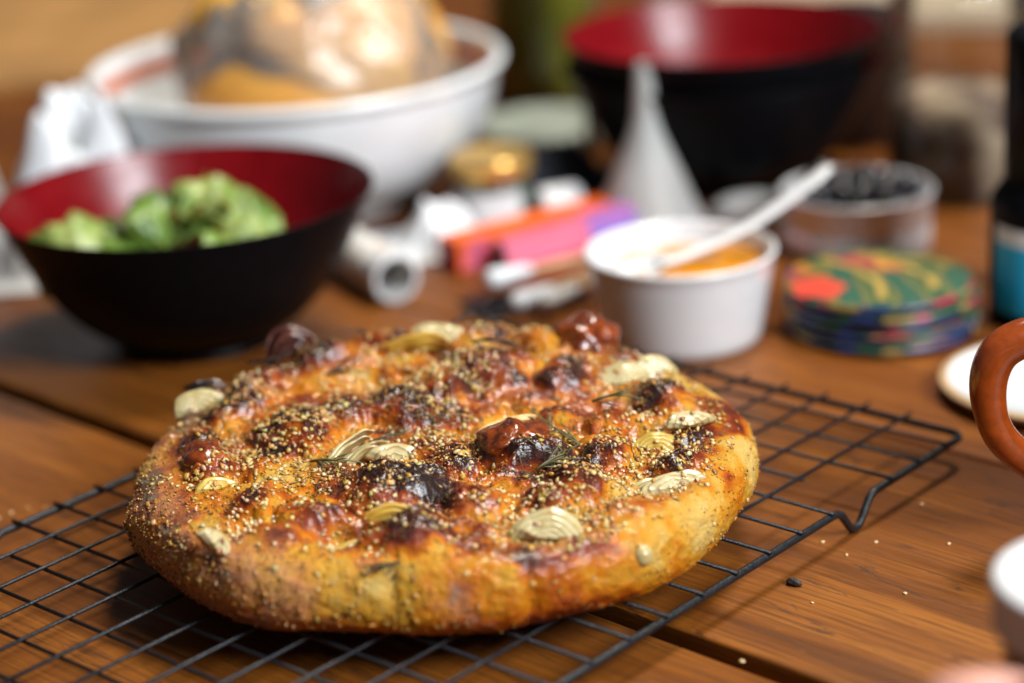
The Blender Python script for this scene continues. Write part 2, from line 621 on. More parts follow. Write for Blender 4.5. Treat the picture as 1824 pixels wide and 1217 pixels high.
def bake_map(x, y, z, rel, rad):
    p = np.c_[x, y, z]
    top = 1 - sstep(.094, .110, rad)
    th = np.arctan2(y, x)
    n1 = fbm(p * 55, 4, 51); n2 = fbm(p * 130, 4, 53); n3 = fbm(p * 22, 3, 57); n4 = fbm(p * 330, 3, 59)
    brown = .24 + 50 * rel * top + .36 * n1 + .20 * n2
    brown = brown + .23 * top
    # the roll's side: golden with darker streaks, paler on the right, browner low at the front
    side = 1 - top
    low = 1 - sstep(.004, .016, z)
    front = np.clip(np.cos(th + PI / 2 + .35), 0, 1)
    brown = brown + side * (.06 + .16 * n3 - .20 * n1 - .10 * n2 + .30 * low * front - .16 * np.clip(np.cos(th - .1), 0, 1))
    band = np.exp(-((z - .026 - .003 * n3) / .004) ** 2) * sstep(.1, .5, n3 + .5 * n1 + .1) * side
    brown = brown + .5 * band
    char = np.zeros(len(x))
    for (cx, cy, cr) in CHAR:
        d2 = ((x - cx) ** 2 + (y - cy) ** 2) / (cr * 1.05) ** 2
        char = np.maximum(char, np.exp(-d2 * 1.1))
    char = char * top
    charm = sstep(.66, 1.0, char + .34 * n2 + .20 * n4 + .10 * n1)
    brown = brown + .34 * char
    glaze = sstep(-.25, .35, n1 * .6 + .5 * n3 + .25 + .2 * n2) * (1 - sstep(.101, .111, rad) * .75)
    flour = sstep(.15, .6, np.cos(th - 3.45) + .35 * n1 + .25 * n2 - .25) * side * .42
    return np.c_[np.clip(brown, 0, 1), np.clip(charm, 0, 1), np.clip(glaze, 0, 1), np.clip(flour, 0, 1)]


bm_ = bake_map(verts[:, 0], verts[:, 1], verts[:, 2], np.r_[brel, 0, 0], np.r_[brad, 0, .0])
at = crust_me.color_attributes.new('bake', 'FLOAT_COLOR', 'POINT')
at.data.foreach_set('color', bm_.astype(np.float32).ravel())


def crust_mat():
    t = NT('baked_crust')
    a = t.new('ShaderNodeAttribute', attribute_name='bake')
    sep = t.new('ShaderNodeSeparateColor'); t.put(sep.inputs[0], a.outputs['Color'])
    br, ch, gl, flr = sep.outputs[0], sep.outputs[1], sep.outputs[2], a.outputs['Alpha']
    c = t.coord('Object')
    nf = t.noise(c, 420, 5, .65)
    nm = t.noise(c, 150, 5, .6)
    b2 = t.math('ADD', br, t.math('MULTIPLY', t.math('SUBTRACT', nm, .5), .45), True)
    col = t.ramp(b2, [(.0, (.50, .33, .09)), (.18, (.48, .240, .020)), (.36, (.47, .148, .0026)), (.52, (.34, .072, .0014)), (.68, (.165, .018, .0012)), (.85, (.045, .006, .0015)), (1.0, (.018, .003, .0015))])
    col = t.mix(t.math('MULTIPLY', flr, t.val(nm, .35, .65, .35, 1)), col, (.40, .31, .20))
    pores = t.val(nf, .60, .72, 0, .70)
    col = t.mix(pores, col, (.46, .27, .06))
    spec = t.val(t.noise(c, 900, 2), .64, .72, 0, .8)
    col = t.mix(spec, col, (.09, .030, .008))
    col = t.mix(t.math('MULTIPLY', ch, t.val(nf, .3, .62, 1, .55)), col, (.013, .006, .005))
    fine = t.noise(c, 700, 4, .6)
    h = t.math('ADD', t.math('MULTIPLY', nf, .8), t.math('MULTIPLY', fine, .6))
    nrm = t.bump(h, .95, .0012, t.bump(nm, .6, .0020))
    rough = t.val(gl, 0, 1, .52, .24)
    rough = t.math('ADD', rough, t.math('ADD', t.math('MULTIPLY', flr, .25), t.math('MULTIPLY', ch, .25)), True)
    glc = t.math('MULTIPLY', gl, t.math('SUBTRACT', 1.0, t.math('MULTIPLY', ch, .6)))
    t.set(col=col, rough=rough, normal=nrm, spec=.16, coat=t.math('MULTIPLY', glc, .80), coat_rough=.035, coat_normal=t.bump(nf, .26, .0010, t.bump(nm, .35, .0018)))
    return t.m


obj('crust', crust_me, crust_mat(), bread)

# surface lookup on the finished crust (top and outer side) for everything that lies on it
from mathutils.bvhtree import BVHTree
BVH = BVHTree.FromPolygons([Vector(v_) for v_ in verts], faces)


def on_top(x, y):
    h = BVH.ray_cast(Vector((x, y, .2)), Vector((0, 0, -1)))
    return (h[0], h[1]) if h[0] is not None else (Vector((x, y, .02)), Vector((0, 0, 1)))


def on_side(th, z):
    d = Vector((math.cos(th), math.sin(th), 0))
    h = BVH.ray_cast(d * .3 + Vector((0, 0, z)), -d)
    return (h[0], h[1]) if h[0] is not None else (d * .114 + Vector((0, 0, z)), d)


# sesame seeds: thousands of tiny grains, one mass
def ellipsoid_unit(nu=6, nv=4):
    v, f = [(0, 0, 1)], []
    for j in range(1, nv):
        ph = PI * j / nv
        for i in range(nu):
            a = 2 * PI * i / nu
            v.append((math.sin(ph) * math.cos(a), math.sin(ph) * math.sin(a), math.cos(ph)))
    v.append((0, 0, -1))
    for i in range(nu):
        f.append((0, 1 + i, 1 + (i + 1) % nu))
        for j in range(nv - 2):
            q = 1 + j * nu
            f.append((q + i, q + nu + i, q + nu + (i + 1) % nu, q + (i + 1) % nu))
        q = 1 + (nv - 2) * nu
        f.append((q + i, len(v) - 1, q + (i + 1) % nu))
    return np.array(v), f


EU_V, EU_F = ellipsoid_unit()


OCT_V = np.array([(1, 0, 0), (-1, 0, 0), (0, 1, 0), (0, -1, 0), (0, 0, 1), (0, 0, -1)], float)
OCT_F = [(0, 2, 4), (2, 1, 4), (1, 3, 4), (3, 0, 4), (2, 0, 5), (1, 2, 5), (3, 1, 5), (0, 3, 5)]


def scatter(name, spots, size_fn, col_fn, mat, sink=.45, EU_V=EU_V, EU_F=EU_F):
    V, F, C = [], [], []
    off = 0
    for (p, nr) in spots:
        sx, sy, sz = size_fn()
        a = random.uniform(0, 2 * PI)
        nr = Vector(nr).normalized()
        tg = nr.orthogonal().normalized()
        tg = Matrix.Rotation(a, 3, nr) @ tg
        tg = (tg + nr * random.uniform(-.25, .25)).normalized()
        bt = nr.cross(tg).normalized(); nn = tg.cross(bt)
        B = np.array([tg[:], bt[:], nn[:]])
        e = EU_V * np.array([sx, sy, sz]) * (1 + .16 * RNG.standard_normal((len(EU_V), 1)))
        V.append(e @ B + np.array(p[:]) + np.array(nr[:]) * (sz * (1 - sink)))
        F += [tuple(i + off for i in q) for q in EU_F]
        off += len(EU_V)
        C.append(np.tile(col_fn(), (len(EU_V), 1)))
    me = mesh(name, np.vstack(V), F)
    at = me.color_attributes.new('tone', 'FLOAT_COLOR', 'POINT')
    at.data.foreach_set('color', np.vstack(C).astype(np.float32).ravel())
    o = obj(name, me, mat, bread, kind='stuff')
    return o


def tone_mat(name, rough=.35, coat=.3):
    t = NT(name)
    a = t.new('ShaderNodeAttribute', attribute_name='tone')
    n = t.noise(t.coord('Object'), 1500, 2)
    t.set(col=t.mix(t.val(n, .3, .7, 0, .25), a.outputs['Color'], (.35, .18, .05)), rough=rough, coat=coat, coat_rough=.15)
    return t.m


def spread(n, rmax, dens):
    """n places on the top picked by a density function of (x, y, r) arrays"""
    out = []
    while len(out) < n:
        r = np.sqrt(RNG.random(6000)) * rmax; a = RNG.uniform(-PI, PI, 6000)
        x, y = r * np.cos(a), r * np.sin(a)
        ok = RNG.random(6000) < dens(x, y, r)
        out += list(zip(x[ok], y[ok]))
    return [on_top(x, y) for x, y in out[:n]]


def seed_dens(x, y, r):
    q = np.c_[x, y, np.full(len(x), .09)]
    d = fbm(q * 40, 3, 71) * 1.0 + vnoise(q * 130, 73) * .45
    dn = .20 + d * .85
    for (dx, dy, dr) in ((.0784, -.047, .018), (.036, -.075, .028), (.0, .04, .02), (.04, -.07, .03), (-.01, -.05, .025), (-.05, .01, .02), (.02, .055, .02)):
        dn = dn + .22 * ((x - dx) ** 2 + (y - dy) ** 2 < dr * dr)
    return dn - .30 * (r > .097)


spots = spread(3600, .108, seed_dens)
for _ in range(420):
    a = random.gauss(3.75, .55) if random.random() < .6 else random.uniform(-PI, PI)
    z = random.uniform(.007, .030)
    if random.random() < .35 + z * 22:
        spots.append(on_side(a, z))


def seed_size():
    k = random.choice((.45, .55, .65, .8, .95, 1.1)) * random.uniform(.85, 1.1)
    return .00132 * k, random.uniform(.0007, .0011) * k, random.uniform(.0004, .0006) * k


def seed_col():
    k = random.random()
    if k < .34:
        return (.56 * random.uniform(.75, 1.1), .40 * random.uniform(.85, 1.1), .17 * random.uniform(.7, 1.3), 1)
    if k < .80:
        return (.46 * random.uniform(.7, 1.1), .23 * random.uniform(.8, 1.15), .035 * random.uniform(.6, 1.6), 1)
    return (.24, .085, .02, 1)


scatter('sesame_seeds', spots, seed_size, seed_col, tone_mat('sesame'))

flecks = spread(620, .106, lambda x, y, r: .4 + .8 * fbm(np.c_[x * 30, y * 30, np.full(len(x), 9.1)], 2, 81))
scatter('dried_herb_flecks', flecks, lambda: (random.uniform(.0008, .0026), .00032, .0002),
        lambda: random.choice([(.020, .016, .006, 1), (.045, .040, .012, 1), (.10, .085, .025, 1), (.012, .007, .004, 1)]), tone_mat('dried_herb', .6, .1), .1)

def crumb_col():
    k = random.random()
    if k < .60:
        return (.44 * random.uniform(.7, 1.2), .17 * random.uniform(.7, 1.2), .012, 1)
    if k < .76:
        return (.54, .36, .12, 1)
    if k < .88:
        return (.11, .030, .006, 1)
    return (.014, .009, .006, 1)


crumbs = spread(5200, .107, lambda x, y, r: .35 + .6 * fbm(np.c_[x * 55, y * 55, np.full(len(x), 4.1)], 3, 91) - .2 * (r > .098))
for _ in range(1500):
    crumbs.append(on_side(random.uniform(-PI, PI) if random.random() < .5 else random.gauss(-2.5, .5), random.uniform(.004, .030)))
scatter('toasted_crumbs', crumbs, lambda: tuple(random.uniform(.00025, .0006) for _ in range(3)), crumb_col, tone_mat('toasted_crumb', .4, .2), .3, OCT_V, OCT_F)

# garlic / salt grains clustered in the onion pockets
gr = []
while len(gr) < 520:
    dx, dy, dr = random.choice([(.036, -.078, .026), (.078, -.047, .02), (-.026, -.012, .02), (.083, -.008, .018), (.075, .054, .016), (-.02, -.08, .02), (.0, .05, .02), (-.07, -.07, .02)])
    x, y = random.gauss(dx, dr * .6), random.gauss(dy, dr * .6)
    if x * x + y * y < .104 ** 2:
        gr.append(on_top(x, y))
scatter('garlic_grains', gr, lambda: tuple(random.uniform(.0004, .0010) for _ in range(3)), lambda: (.70, .60 * random.uniform(.8, 1), .30 * random.uniform(.6, 1.2), 1), tone_mat('garlic', .3, .5), .3)


# roasted onion wedges: nested curved layers
def onion_mat(name, c1, c2, burnt=.0):
    t = NT(name)
    c = t.coord('Object')
    mp = t.new('ShaderNodeMapping'); mp.inputs['Scale'].default_value = (60, 900, 900); t.put(mp.inputs[0], c)
    n = t.noise(mp.outputs[0], 1.0, 3)
    n2 = t.noise(c, 160, 4)
    col = t.mix(t.val(n, .35, .65, 0, 1), c1, c2)
    col = t.mix(t.val(n2, .62 - burnt * .3, .74 - burnt * .2, 0, .85), col, (.22, .07, .012))
    t.set(col=col, rough=.28, coat=.4, coat_rough=.12, sss=.22, sss_scale=.004, normal=t.bump(n, .35, .0006))
    return t.m


M_ON_PALE = onion_mat('roast_onion_pale', (.48, .40, .20), (.40, .30, .11))
M_ON_YEL = onion_mat('roast_onion_yellow', (.52, .34, .06), (.46, .25, .03), .1)
M_ON_BURNT = onion_mat('burnt_red_onion', (.11, .034, .024), (.035, .010, .008), .1)
M_ON_BLACK = onion_mat('charred_onion', (.020, .012, .010), (.008, .006, .006), .2)


def petal(R, ph0, ph1, thick, L=1.15, t0=.13, t1=.87, seed=0, nu=22, nv=16, curl=0.0):
    v, f = [], []
    for side in (0, 1):
        for i in range(nu):
            s = i / (nu - 1)
            th = PI * (t0 + (t1 - t0) * s)
            for j in range(nv):
                q = j / (nv - 1)
                ph = ph0 + (ph1 - ph0) * q
                w = float(math.sin(7 * ph + seed) * .02 + math.sin(3.1 * th + seed * 2) * .025)
                r = R * (1 + w) + .00008 * math.sin(ph * 26) - side * thick * (.35 + .65 * math.sin(PI * s))
                r += curl * (q - .5) ** 2 * 4 * R
                v.append((R * L * math.cos(th), r * math.sin(th) * math.sin(ph), r * math.sin(th) * math.cos(ph)))
    N = nu * nv
    for i in range(nu - 1):
        for j in range(nv - 1):
            a = i * nv + j
            f.append((a, a + nv, a + nv + 1, a + 1))
            f.append((N + a, N + a + 1, N + a + nv + 1, N + a + nv))
    for i in range(nu - 1):
        a = i * nv
        f.append((a, N + a, N + a + nv, a + nv))
        a = i * nv + nv - 1
        f.append((a, a + nv, N + a + nv, N + a))
    for j in range(nv - 1):
        f.append((j, j + 1, N + j + 1, N + j))
        a = (nu - 1) * nv + j
        f.append((a, N + a, N + a + 1, a + 1))
    return v, f


def onion(x, y, dz, rot, R, width, layers, mat, label=None, gap=.0021, L=1.15, curl=0.0, flat=.78, jit=.06):
    p, _ = on_top(x, y)
    root = None
    for k in range(layers):
        rk = R - gap * k
        if rk < .003:
            break
        j = random.uniform(-jit, jit)
        v, f = petal(rk, -width / 2 + j, width / 2 + j, .00205, L, seed=k + x * 90, curl=curl)
        v = np.array([(a, b, c - R * .45) for a, b, c in v])
        q = v * 95 + x * 777 + y * 333
        w = np.c_[fbm(q, 2, 5), fbm(q + 31, 2, 6), fbm(q + 57, 2, 7)]
        v = v * np.array([1, 1, flat]) + w * R * .11 + w[:, ::-1] * .0004 * k
        me = mesh('onion_wedge' if root is None else 'petal', v, f)
        if root is None:
            root = obj('onion_wedge', me, mat, bread, p + Vector((0, 0, dz)), rot)
            if label: root['label'] = label
        else:
            obj('petal', me, mat, root)
    return root


D = math.radians


def slice_mat(name, c1, c2, line):
    t = NT(name)
    c = t.coord('Object')
    a = t.new('ShaderNodeAttribute', attribute_name='ring')
    n2 = t.noise(c, 190, 4)
    col = t.mix(t.val(n2, .35, .65, 0, 1), c1, c2)
    col = t.mix(t.math('MULTIPLY', a.outputs['Fac'], t.val(n2, .3, .7, .55, 1.0)), col, line)
    col = t.mix(t.val(t.noise(c, 120, 4), .58, .72, 0, .75), col, (.36, .16, .025))
    t.set(col=col, rough=.30, coat=.25, coat_rough=.12, sss=.25, sss_scale=.004, normal=t.bump(n2, .3, .0008))
    return t.m


M_SL_PALE = slice_mat('onion_slice_pale', (.50, .43, .24), (.43, .35, .155), (.20, .12, .028))
M_SL_YEL = slice_mat('onion_slice_yellow', (.54, .40, .09), (.48, .32, .05), (.26, .12, .012))


def onion_slice(x, y, dz, rot, R, arc, mat, label=None, h=.0035, rings=5, squash=.75, seed=0):
    """a half-moon of onion: softly domed, its layers as slightly stepped rings"""
    p, _ = on_top(x, y)
    nu, nv = 56, 30
    top, bot, ring = [], [], []
    for i in range(nu):
        th = PI / 2 - arc / 2 + arc * i / (nu - 1)
        for j in range(nv):
            q = .06 + .94 * j / (nv - 1)
            ph = q * rings + .22 * math.sin(2.3 * th + seed) + .1 * math.sin(7 * th + seed * 2)
            fr = ph - math.floor(ph)
            edge = min(1.0, (1 - abs(2 * i / (nu - 1) - 1)) * 6)
            z = h * math.sqrt(max(0, 1 - q ** 3)) * (.25 + .75 * edge) + .00050 * (fr ** 2)
            rr = R * q * (1 + .05 * math.sin(3 * th + seed))
            top.append((rr * math.cos(th), rr * math.sin(th) * squash - R * .3, z))
            bot.append((rr * math.cos(th) * .97, rr * math.sin(th) * squash * .97 - R * .3, -.0018))
            ring.append(max(0.0, 1 - abs(fr - .86) / .22))
    N = nu * nv
    v = np.array(top + bot)
    w = np.c_[fbm(v * 110 + seed, 2, 5), fbm(v * 110 + 31 + seed, 2, 6), fbm(v * 110 + 57 + seed, 2, 7)]
    v = v + w * R * np.array([.06, .06, .05])
    f = []
    for i in range(nu - 1):
        for j in range(nv - 1):
            a = i * nv + j
            f.append((a, a + nv, a + nv + 1, a + 1)[::-1]); f.append((N + a, N + a + 1, N + a + nv + 1, N + a + nv)[::-1])
    for i in range(nu - 1):
        a = i * nv; f.append((a, N + a, N + a + nv, a + nv)[::-1]); a += nv - 1; f.append((a, a + nv, N + a + nv, N + a)[::-1])
    for j in range(nv - 1):
        f.append((j, j + 1, N + j + 1, N + j)[::-1]); a = (nu - 1) * nv + j; f.append((a, N + a, N + a + 1, a + 1)[::-1])
    me = mesh('onion_slice', v, f)
    at = me.attributes.new('ring', 'FLOAT', 'POINT')
    at.data.foreach_set('value', np.array(ring + ring, np.float32))
    o = obj('onion_slice', me, mat, bread, p + Vector((0, 0, dz)), rot)
    if label: o['label'] = label
    return o


onion_slice(-.0955, .044, .0018, (D(50), D(-16), D(16)), .0105, D(170), M_SL_PALE, None, .0022, 5, .95, 1)
onion(-.0925, .055, .0040, (D(-45), D(16), D(10)), .0090, D(40), 2, M_ON_BLACK, 'blackened onion tip curling up at the left edge')
onion(-.0350, -.015, .0025, (D(-68), D(-30), D(40)), .0125, D(34), 2, M_ON_PALE, L=1.25)
onion(-.0300, -.013, .0015, (D(-62), D(-22), D(30)), .0105, D(30), 2, M_ON_PALE, L=1.3)
onion_slice(-.0165, -.015, .0012, (D(30), D(6), D(-15)), .0120, D(165), M_SL_PALE, None, .0024, 3, .8, 3)
onion_slice(.0364, -.086, .0032, (D(46), D(3), D(-4)), .0140, D(172), M_SL_PALE, 'large pale half-moon onion slice near the front edge', .0042, 6, .85, 4)
onion(.0755, -.048, .0020, (D(-70), D(-6), D(6)), .0120, D(36), 2, M_ON_PALE, L=1.3)
onion_slice(.0815, -.049, .0008, (D(34), D(-4), D(14)), .0125, D(160), M_SL_PALE, None, .0022, 4, .7, 6)
onion_slice(.0800, -.013, .0022, (D(58), D(4), D(-4)), .0120, D(150), M_SL_YEL, None, .0040, 6, .8, 7)
onion_slice(.0910, -.008, .0015, (D(40), D(0), D(14)), .0105, D(160), M_SL_PALE, None, .0026, 4, .7, 8)
onion_slice(.0710, .045, .0012, (D(40), D(-6), D(8)), .0130, D(165), M_SL_PALE, None, .0024, 6, .85, 9)
onion_slice(.0820, .050, .0016, (D(46), D(4), D(20)), .0110, D(160), M_SL_PALE, None, .0024, 6, .9, 10)
onion(.0280, .006, .0022, (D(-70), D(2), D(12)), .0120, D(32), 2, M_ON_YEL, L=1.35)
onion_slice(-.0003, .090, .0035, (D(42), D(8), D(-8)), .0135, D(165), M_SL_PALE, None, .0034, 4, .85, 12)
onion(-.0093, .074, .0022, (D(-70), D(0), D(-12)), .0120, D(36), 2, M_ON_YEL, L=1.45)
onion_slice(-.0745, -.084, .0030, (D(50), D(55), D(10)), .0085, D(170), M_SL_PALE, None, .0028, 2, .8, 14)
onion_slice(-.0809, -.032, .0012, (D(44), D(0), D(18)), .0085, D(165), M_SL_YEL, None, .0022, 3, .7, 15)
onion_slice(-.0300, -.082, .0012, (D(46), D(0), D(12)), .0095, D(165), M_SL_YEL, None, .0026, 4, .7, 16)
onion(-.0150, -.083, .0010, (D(-75), D(0), D(-10)), .0085, D(36), 2, M_ON_YEL)
onion(-.0610, .082, .0030, (D(-42), D(-12), D(8)), .0150, D(70), 4, M_ON_BURNT, 'tall burnt purple onion piece standing at the back edge', L=.80, flat=1.45, jit=.22)
extra = []
for o_ in list(bread.children):
    if o_.name.startswith('onion_slice'):
        R_ = o_.rotation_euler.to_matrix()
        n_v = len(o_.data.vertices) // 2
        for _ in range(4):
            vtx = o_.data.vertices[random.randrange(n_v)]
            q_ = R_ @ vtx.co + Vector(o_.location)
            if q_.z > on_top(q_.x, q_.y)[0].z:
                extra.append((q_, R_ @ Vector((0, 0, 1))))
scatter('sesame_seeds', extra, seed_size, seed_col, bpy.data.materials['sesame'], .5)
# small garlic slice low on the right-hand front of the roll
gp, gn = on_side(-.93, .021)
gv, gf = petal(.0042, -1.0, 1.0, .0018, .9)
o = obj('garlic_slice', mesh('garlic_slice', gv, gf), M_ON_PALE, bread, gp - gn * .002, gn.to_track_quat('Z', 'Y').to_euler())

# raised burnt bubbles on the crust
def bubble(x, y, r, h, seed, dark):
    p, n = on_top(x, y)
    v, f = [], []
    nu, nv = 40, 18
    for j in range(nv + 1):
        ph = j / nv * PI * .62
        for i in range(nu):
            a = 2 * PI * i / nu
            v.append((r * math.sin(ph) * math.cos(a), r * math.sin(ph) * math.sin(a), h * (math.cos(ph) - .25)))
    v = np.array(v)
    nn = fbm(v * 130 + seed, 3, seed)[:, None]
    v = v * (1 + .30 * nn)
    for j in range(nv):
        for i in range(nu):
            f.append((j * nu + i, (j + 1) * nu + i, (j + 1) * nu + (i + 1) % nu, j * nu + (i + 1) % nu))
    return obj('crust_bubble', mesh('crust_bubble', v, f), dark, bread, p - Vector((0, 0, h * .22)), (0, 0, seed))


def bubble_mat(name, c1, c2):
    t = NT(name)
    c = t.coord('Object')
    n = t.noise(c, 220, 5, .6)
    t.set(col=t.ramp(n, [(.35, c1), (.62, c2)]), rough=.2, coat=.8, coat_rough=.07, normal=t.bump(t.noise(c, 500, 4), .5, .0008))
    return t.m


M_BUB = bubble_mat('brown_bubble', (.045, .008, .003), (.24, .042, .004))
M_BUBD = bubble_mat('charred_bubble', (.008, .005, .005), (.045, .012, .006))
bubble(.0560, .080, .0135, .0100, 1, M_BUB)
bubble(.0260, -.017, .0125, .0062, 6, M_BUB)
bubble(-.0860, -.012, .0090, .0060, 8, M_BUB)


# rosemary
def rosemary(x, y, ang, n, length, mat, tilt=.15, dz=.002, side=None):
    p, nrm = on_top(x, y) if side is None else on_side(*side)
    V, F, off = [], [], 0

    def add(v, f):
        nonlocal off
        V.extend(v); F.extend([tuple(i + off for i in q) for q in f]); off += len(v)
    d = Vector((math.cos(ang), math.sin(ang), tilt)).normalized()
    sd = d.cross(Vector((0, 0, 1))).normalized()
    v, f = tube([d * (-.5 * length + length * k / 4) + Vector((0, 0, .0006 * math.sin(k))) for k in range(5)], [.0005, .0005, .00045, .0004, .0002], 6)
    add(v, f)
    for k in range(n):
        s = -.45 * length + length * .95 * k / n
        b = d * s
        a = random.uniform(0, 2 * PI)
        out = (sd * math.cos(a) + d.cross(sd) * math.sin(a) * .6)
        nd = (d * random.uniform(.6, 1.1) + out * random.uniform(.5, .9)).normalized()
        ln = random.uniform(.007, .012)
        bend = Vector((0, 0, -1)) * random.uniform(0, .0015)
        v, f = tube([b, b + nd * ln * .35, b + nd * ln * .7 + bend * .5, b + nd * ln + bend], [(.00025, .00018), (.00048, .00025), (.00045, .00025), (.0001, .0001)], 6)
        add(v, f)
    o = obj('rosemary_sprig', mesh('rosemary_sprig', V, F), mat, bread, p + Vector((0, 0, dz)) if side is None else p + nrm * .0006, None, kind='stuff')
    return o


M_ROSE = plain('baked_rosemary', (.060, .058, .016), .5, .5, 300, .3, 900)
M_ROSE2 = plain('green_rosemary', (.080, .070, .020), .5, .4, 300, .3, 900)
M_ROSED = plain('charred_rosemary', (.018, .014, .010), .6, .4, 300, .3, 900)
rosemary(-.041, -.021, D(-25), 7, .014, M_ROSE2)
rosemary(.0452, -.010, D(125), 16, .024, M_ROSE2)
rosemary(.040, -.036, D(40), 9, .016, M_ROSE2)
rosemary(.064, .004, D(10), 5, .016, M_ROSE, dz=.005)
rosemary(-.089, .069, D(110), 6, .018, M_ROSED, .8, .003)
rosemary(-.070, .060, D(-30), 6, .016, M_ROSED, .2, .004)
rosemary(-.0203, -.003, D(15), 5, .014, M_ROSE)
rosemary(-.0405, .060, D(0), 6, .014, M_ROSED)
rosemary(.010, .095, D(30), 7, .014, M_ROSED, .2, .004)
rosemary(-.030, .098, D(160), 7, .014, M_ROSED, .2, .004)
rosemary(.02, .055, D(-20), 8, .016, M_ROSED, .1, .003)
rosemary(0, 0, D(200), 12, .012, M_ROSED, -.1, 0, side=(-1.72, .027))

# ------------------------------------------------------------------ lacquer bowls
BOWL_OUT = smooth_prof([(.0, .004), (.030, .004), (.0375, .000), (.0400, .0015), (.0395, .0060), (.0520, .0125), (.0660, .0265), (.0775, .0460), (.0860, .0640), (.0893, .0715)], 6)
BOWL_RIM = [(.0900, .0723), (.0898, .0729), (.0888, .0728)]
BOWL_IN = smooth_prof([(.0886, .0722), (.0845, .0640), (.0755, .0462), (.0635, .0285), (.0490, .0155), (.0300, .0100), (.0, .0092)], 6)


def lacquer_bowl(loc, label, rotz=0):
    b = thing('bowl', label, 'bowl', loc, (0, 0, rotz), 'black and red lacquer bowls')
    v, f = lathe([tuple(p) for p in BOWL_OUT[1:]] + BOWL_RIM, 128, True, False)
    obj('shell', mesh('shell', v, f), M_BLACK, b)
    v, f = lathe([(BOWL_RIM[-1][0], BOWL_RIM[-1][1])] + [tuple(p) for p in BOWL_IN[:-1]], 128, False, True)
    obj('lining', mesh('lining', v, f), M_RED, b)
    return b


lacquer_bowl((-.1515, 1.028, 0), 'black bowl with red lining holding green salad, left of the bread')
lacquer_bowl((.1283, 1.243, .0175), 'upper of the two nested black bowls, its red lining showing, behind the funnel', .4)
lacquer_bowl((.1283, 1.243, 0), 'lower of the two nested black bowls, only its dark outside showing', .9)


# salad leaves
def leaf_mat(name, c1, c2):
    t = NT(name)
    c = t.coord('Object')
    n = t.noise(c, 45, 4, .6)
    mp = t.new('ShaderNodeMapping'); mp.inputs['Scale'].default_value = (25, 240, 60); t.put(mp.inputs[0], c)
    vn = t.noise(mp.outputs[0], 1.0, 3)
    col = t.mix(t.val(n, .38, .62, 0, 1), c1, c2)
    col = t.mix(t.val(vn, .55, .72, 0, .6), col, (.36, .40, .12))
    t.set(col=col, rough=.42, sss=.15, sss_scale=.003, normal=t.bump(n, .5, .002), coat=.15, coat_rough=.25)
    return t.m


M_LEAF = [leaf_mat('leaf_green', (.048, .110, .012), (.15, .25, .034)), leaf_mat('leaf_pale', (.16, .24, .042), (.32, .38, .11)), leaf_mat('leaf_dark', (.028, .065, .010), (.09, .15, .022))]


def leaf(L, W, curl, cup, seed, nu=14, nv=9):
    v, f = [], []
    for s_ in (0, 1):
        for i in range(nu):
            s = i / (nu - 1)
            w = W * (math.sin(PI * min(1, s * .93 + .06)) ** .7)
            for j in range(nv):
                q = j / (nv - 1) * 2 - 1
                a = curl * (s - .3)
                x = L * s * math.cos(a * .5)
                z = L * s * math.sin(a) * .6 + cup * W * q * q + .0045 * math.sin(11 * s + seed + 3 * q) * abs(q) + .0020 * math.sin(23 * s + seed * 2 + 5 * q)
                v.append((x - L / 2, w * q, z - s_ * .0006))
    N = nu * nv
    for i in range(nu - 1):
        for j in range(nv - 1):
            a = i * nv + j
            f.append((a, a + nv, a + nv + 1, a + 1)); f.append((N + a, N + a + 1, N + a + nv + 1, N + a + nv))
    for i in range(nu - 1):
        a = i * nv
        f.append((a, N + a, N + a + nv, a + nv)); a += nv - 1
        f.append((a, a + nv, N + a + nv, N + a))
    for j in range(nv - 1):
        f.append((j, j + 1, N + j + 1, N + j)); a = (nu - 1) * nv + j
        f.append((a, N + a, N + a + 1, a + 1))
    return v, f


salad = thing('salad', 'heap of green salad leaves in the black and red bowl', 'salad', (-.1560, 1.022, .0095))
rs = random.Random(5)
for k in range(44):
    lvl = k / 44
    rr = min(.020 + lvl * .085, .062 * (1 - lvl * .95) + .012) * math.sqrt(rs.uniform(.1, 1))
    a = rs.uniform(0, 2 * PI)
    x, y = rr * math.cos(a), rr * math.sin(a) * .85
    z = .014 + lvl * .040
    v, f = leaf(rs.uniform(.030, .052), rs.uniform(.011, .018), rs.uniform(-2.2, 1.6), rs.uniform(-.5, .5), k)
    obj('leaf', mesh('leaf', v, f), M_LEAF[rs.choice([0, 0, 1, 1, 2])], salad, (x, y, z), (rs.uniform(-.7, .7), rs.uniform(-.6, .6), rs.uniform(0, 6.3)))
for (x, y, z, rx, ry, rz, m, L) in [(-.050, -.020, .058, .6, -.4, .8, 0, .036), (-.042, -.024, .060, .7, .1, -.4, 1, .036), (.050, -.016, .050, .5, .5, .2, 1, .036), (.030, .0, .058, .6, .4, -.9, 0, .036), (-.048, -.012, .050, .5, -.3, .3, 0, .040), (.040, -.020, .046, .6, .4, -.3, 1, .042), (.004, -.012, .062, .9, .1, .5, 0, .046), (.018, -.008, .064, .8, .5, -.6, 1, .040), (-.012, -.012, .056, .8, -.4, 1.0, 0, .046), (.025, -.025, .052, .9, .2, 1.9, 0, .04), (.000, .006, .068, .3, .0, .2, 2, .036), (-.03, .01, .052, .3, -.5, .2, 1, .03)]:
    v, f = leaf(L * 1.15, L * .46, -1.9, -.6, x * 100)
    obj('leaf', mesh('leaf', v, f), M_LEAF[m], salad, (x, y, z - .006), (rx, ry, rz))

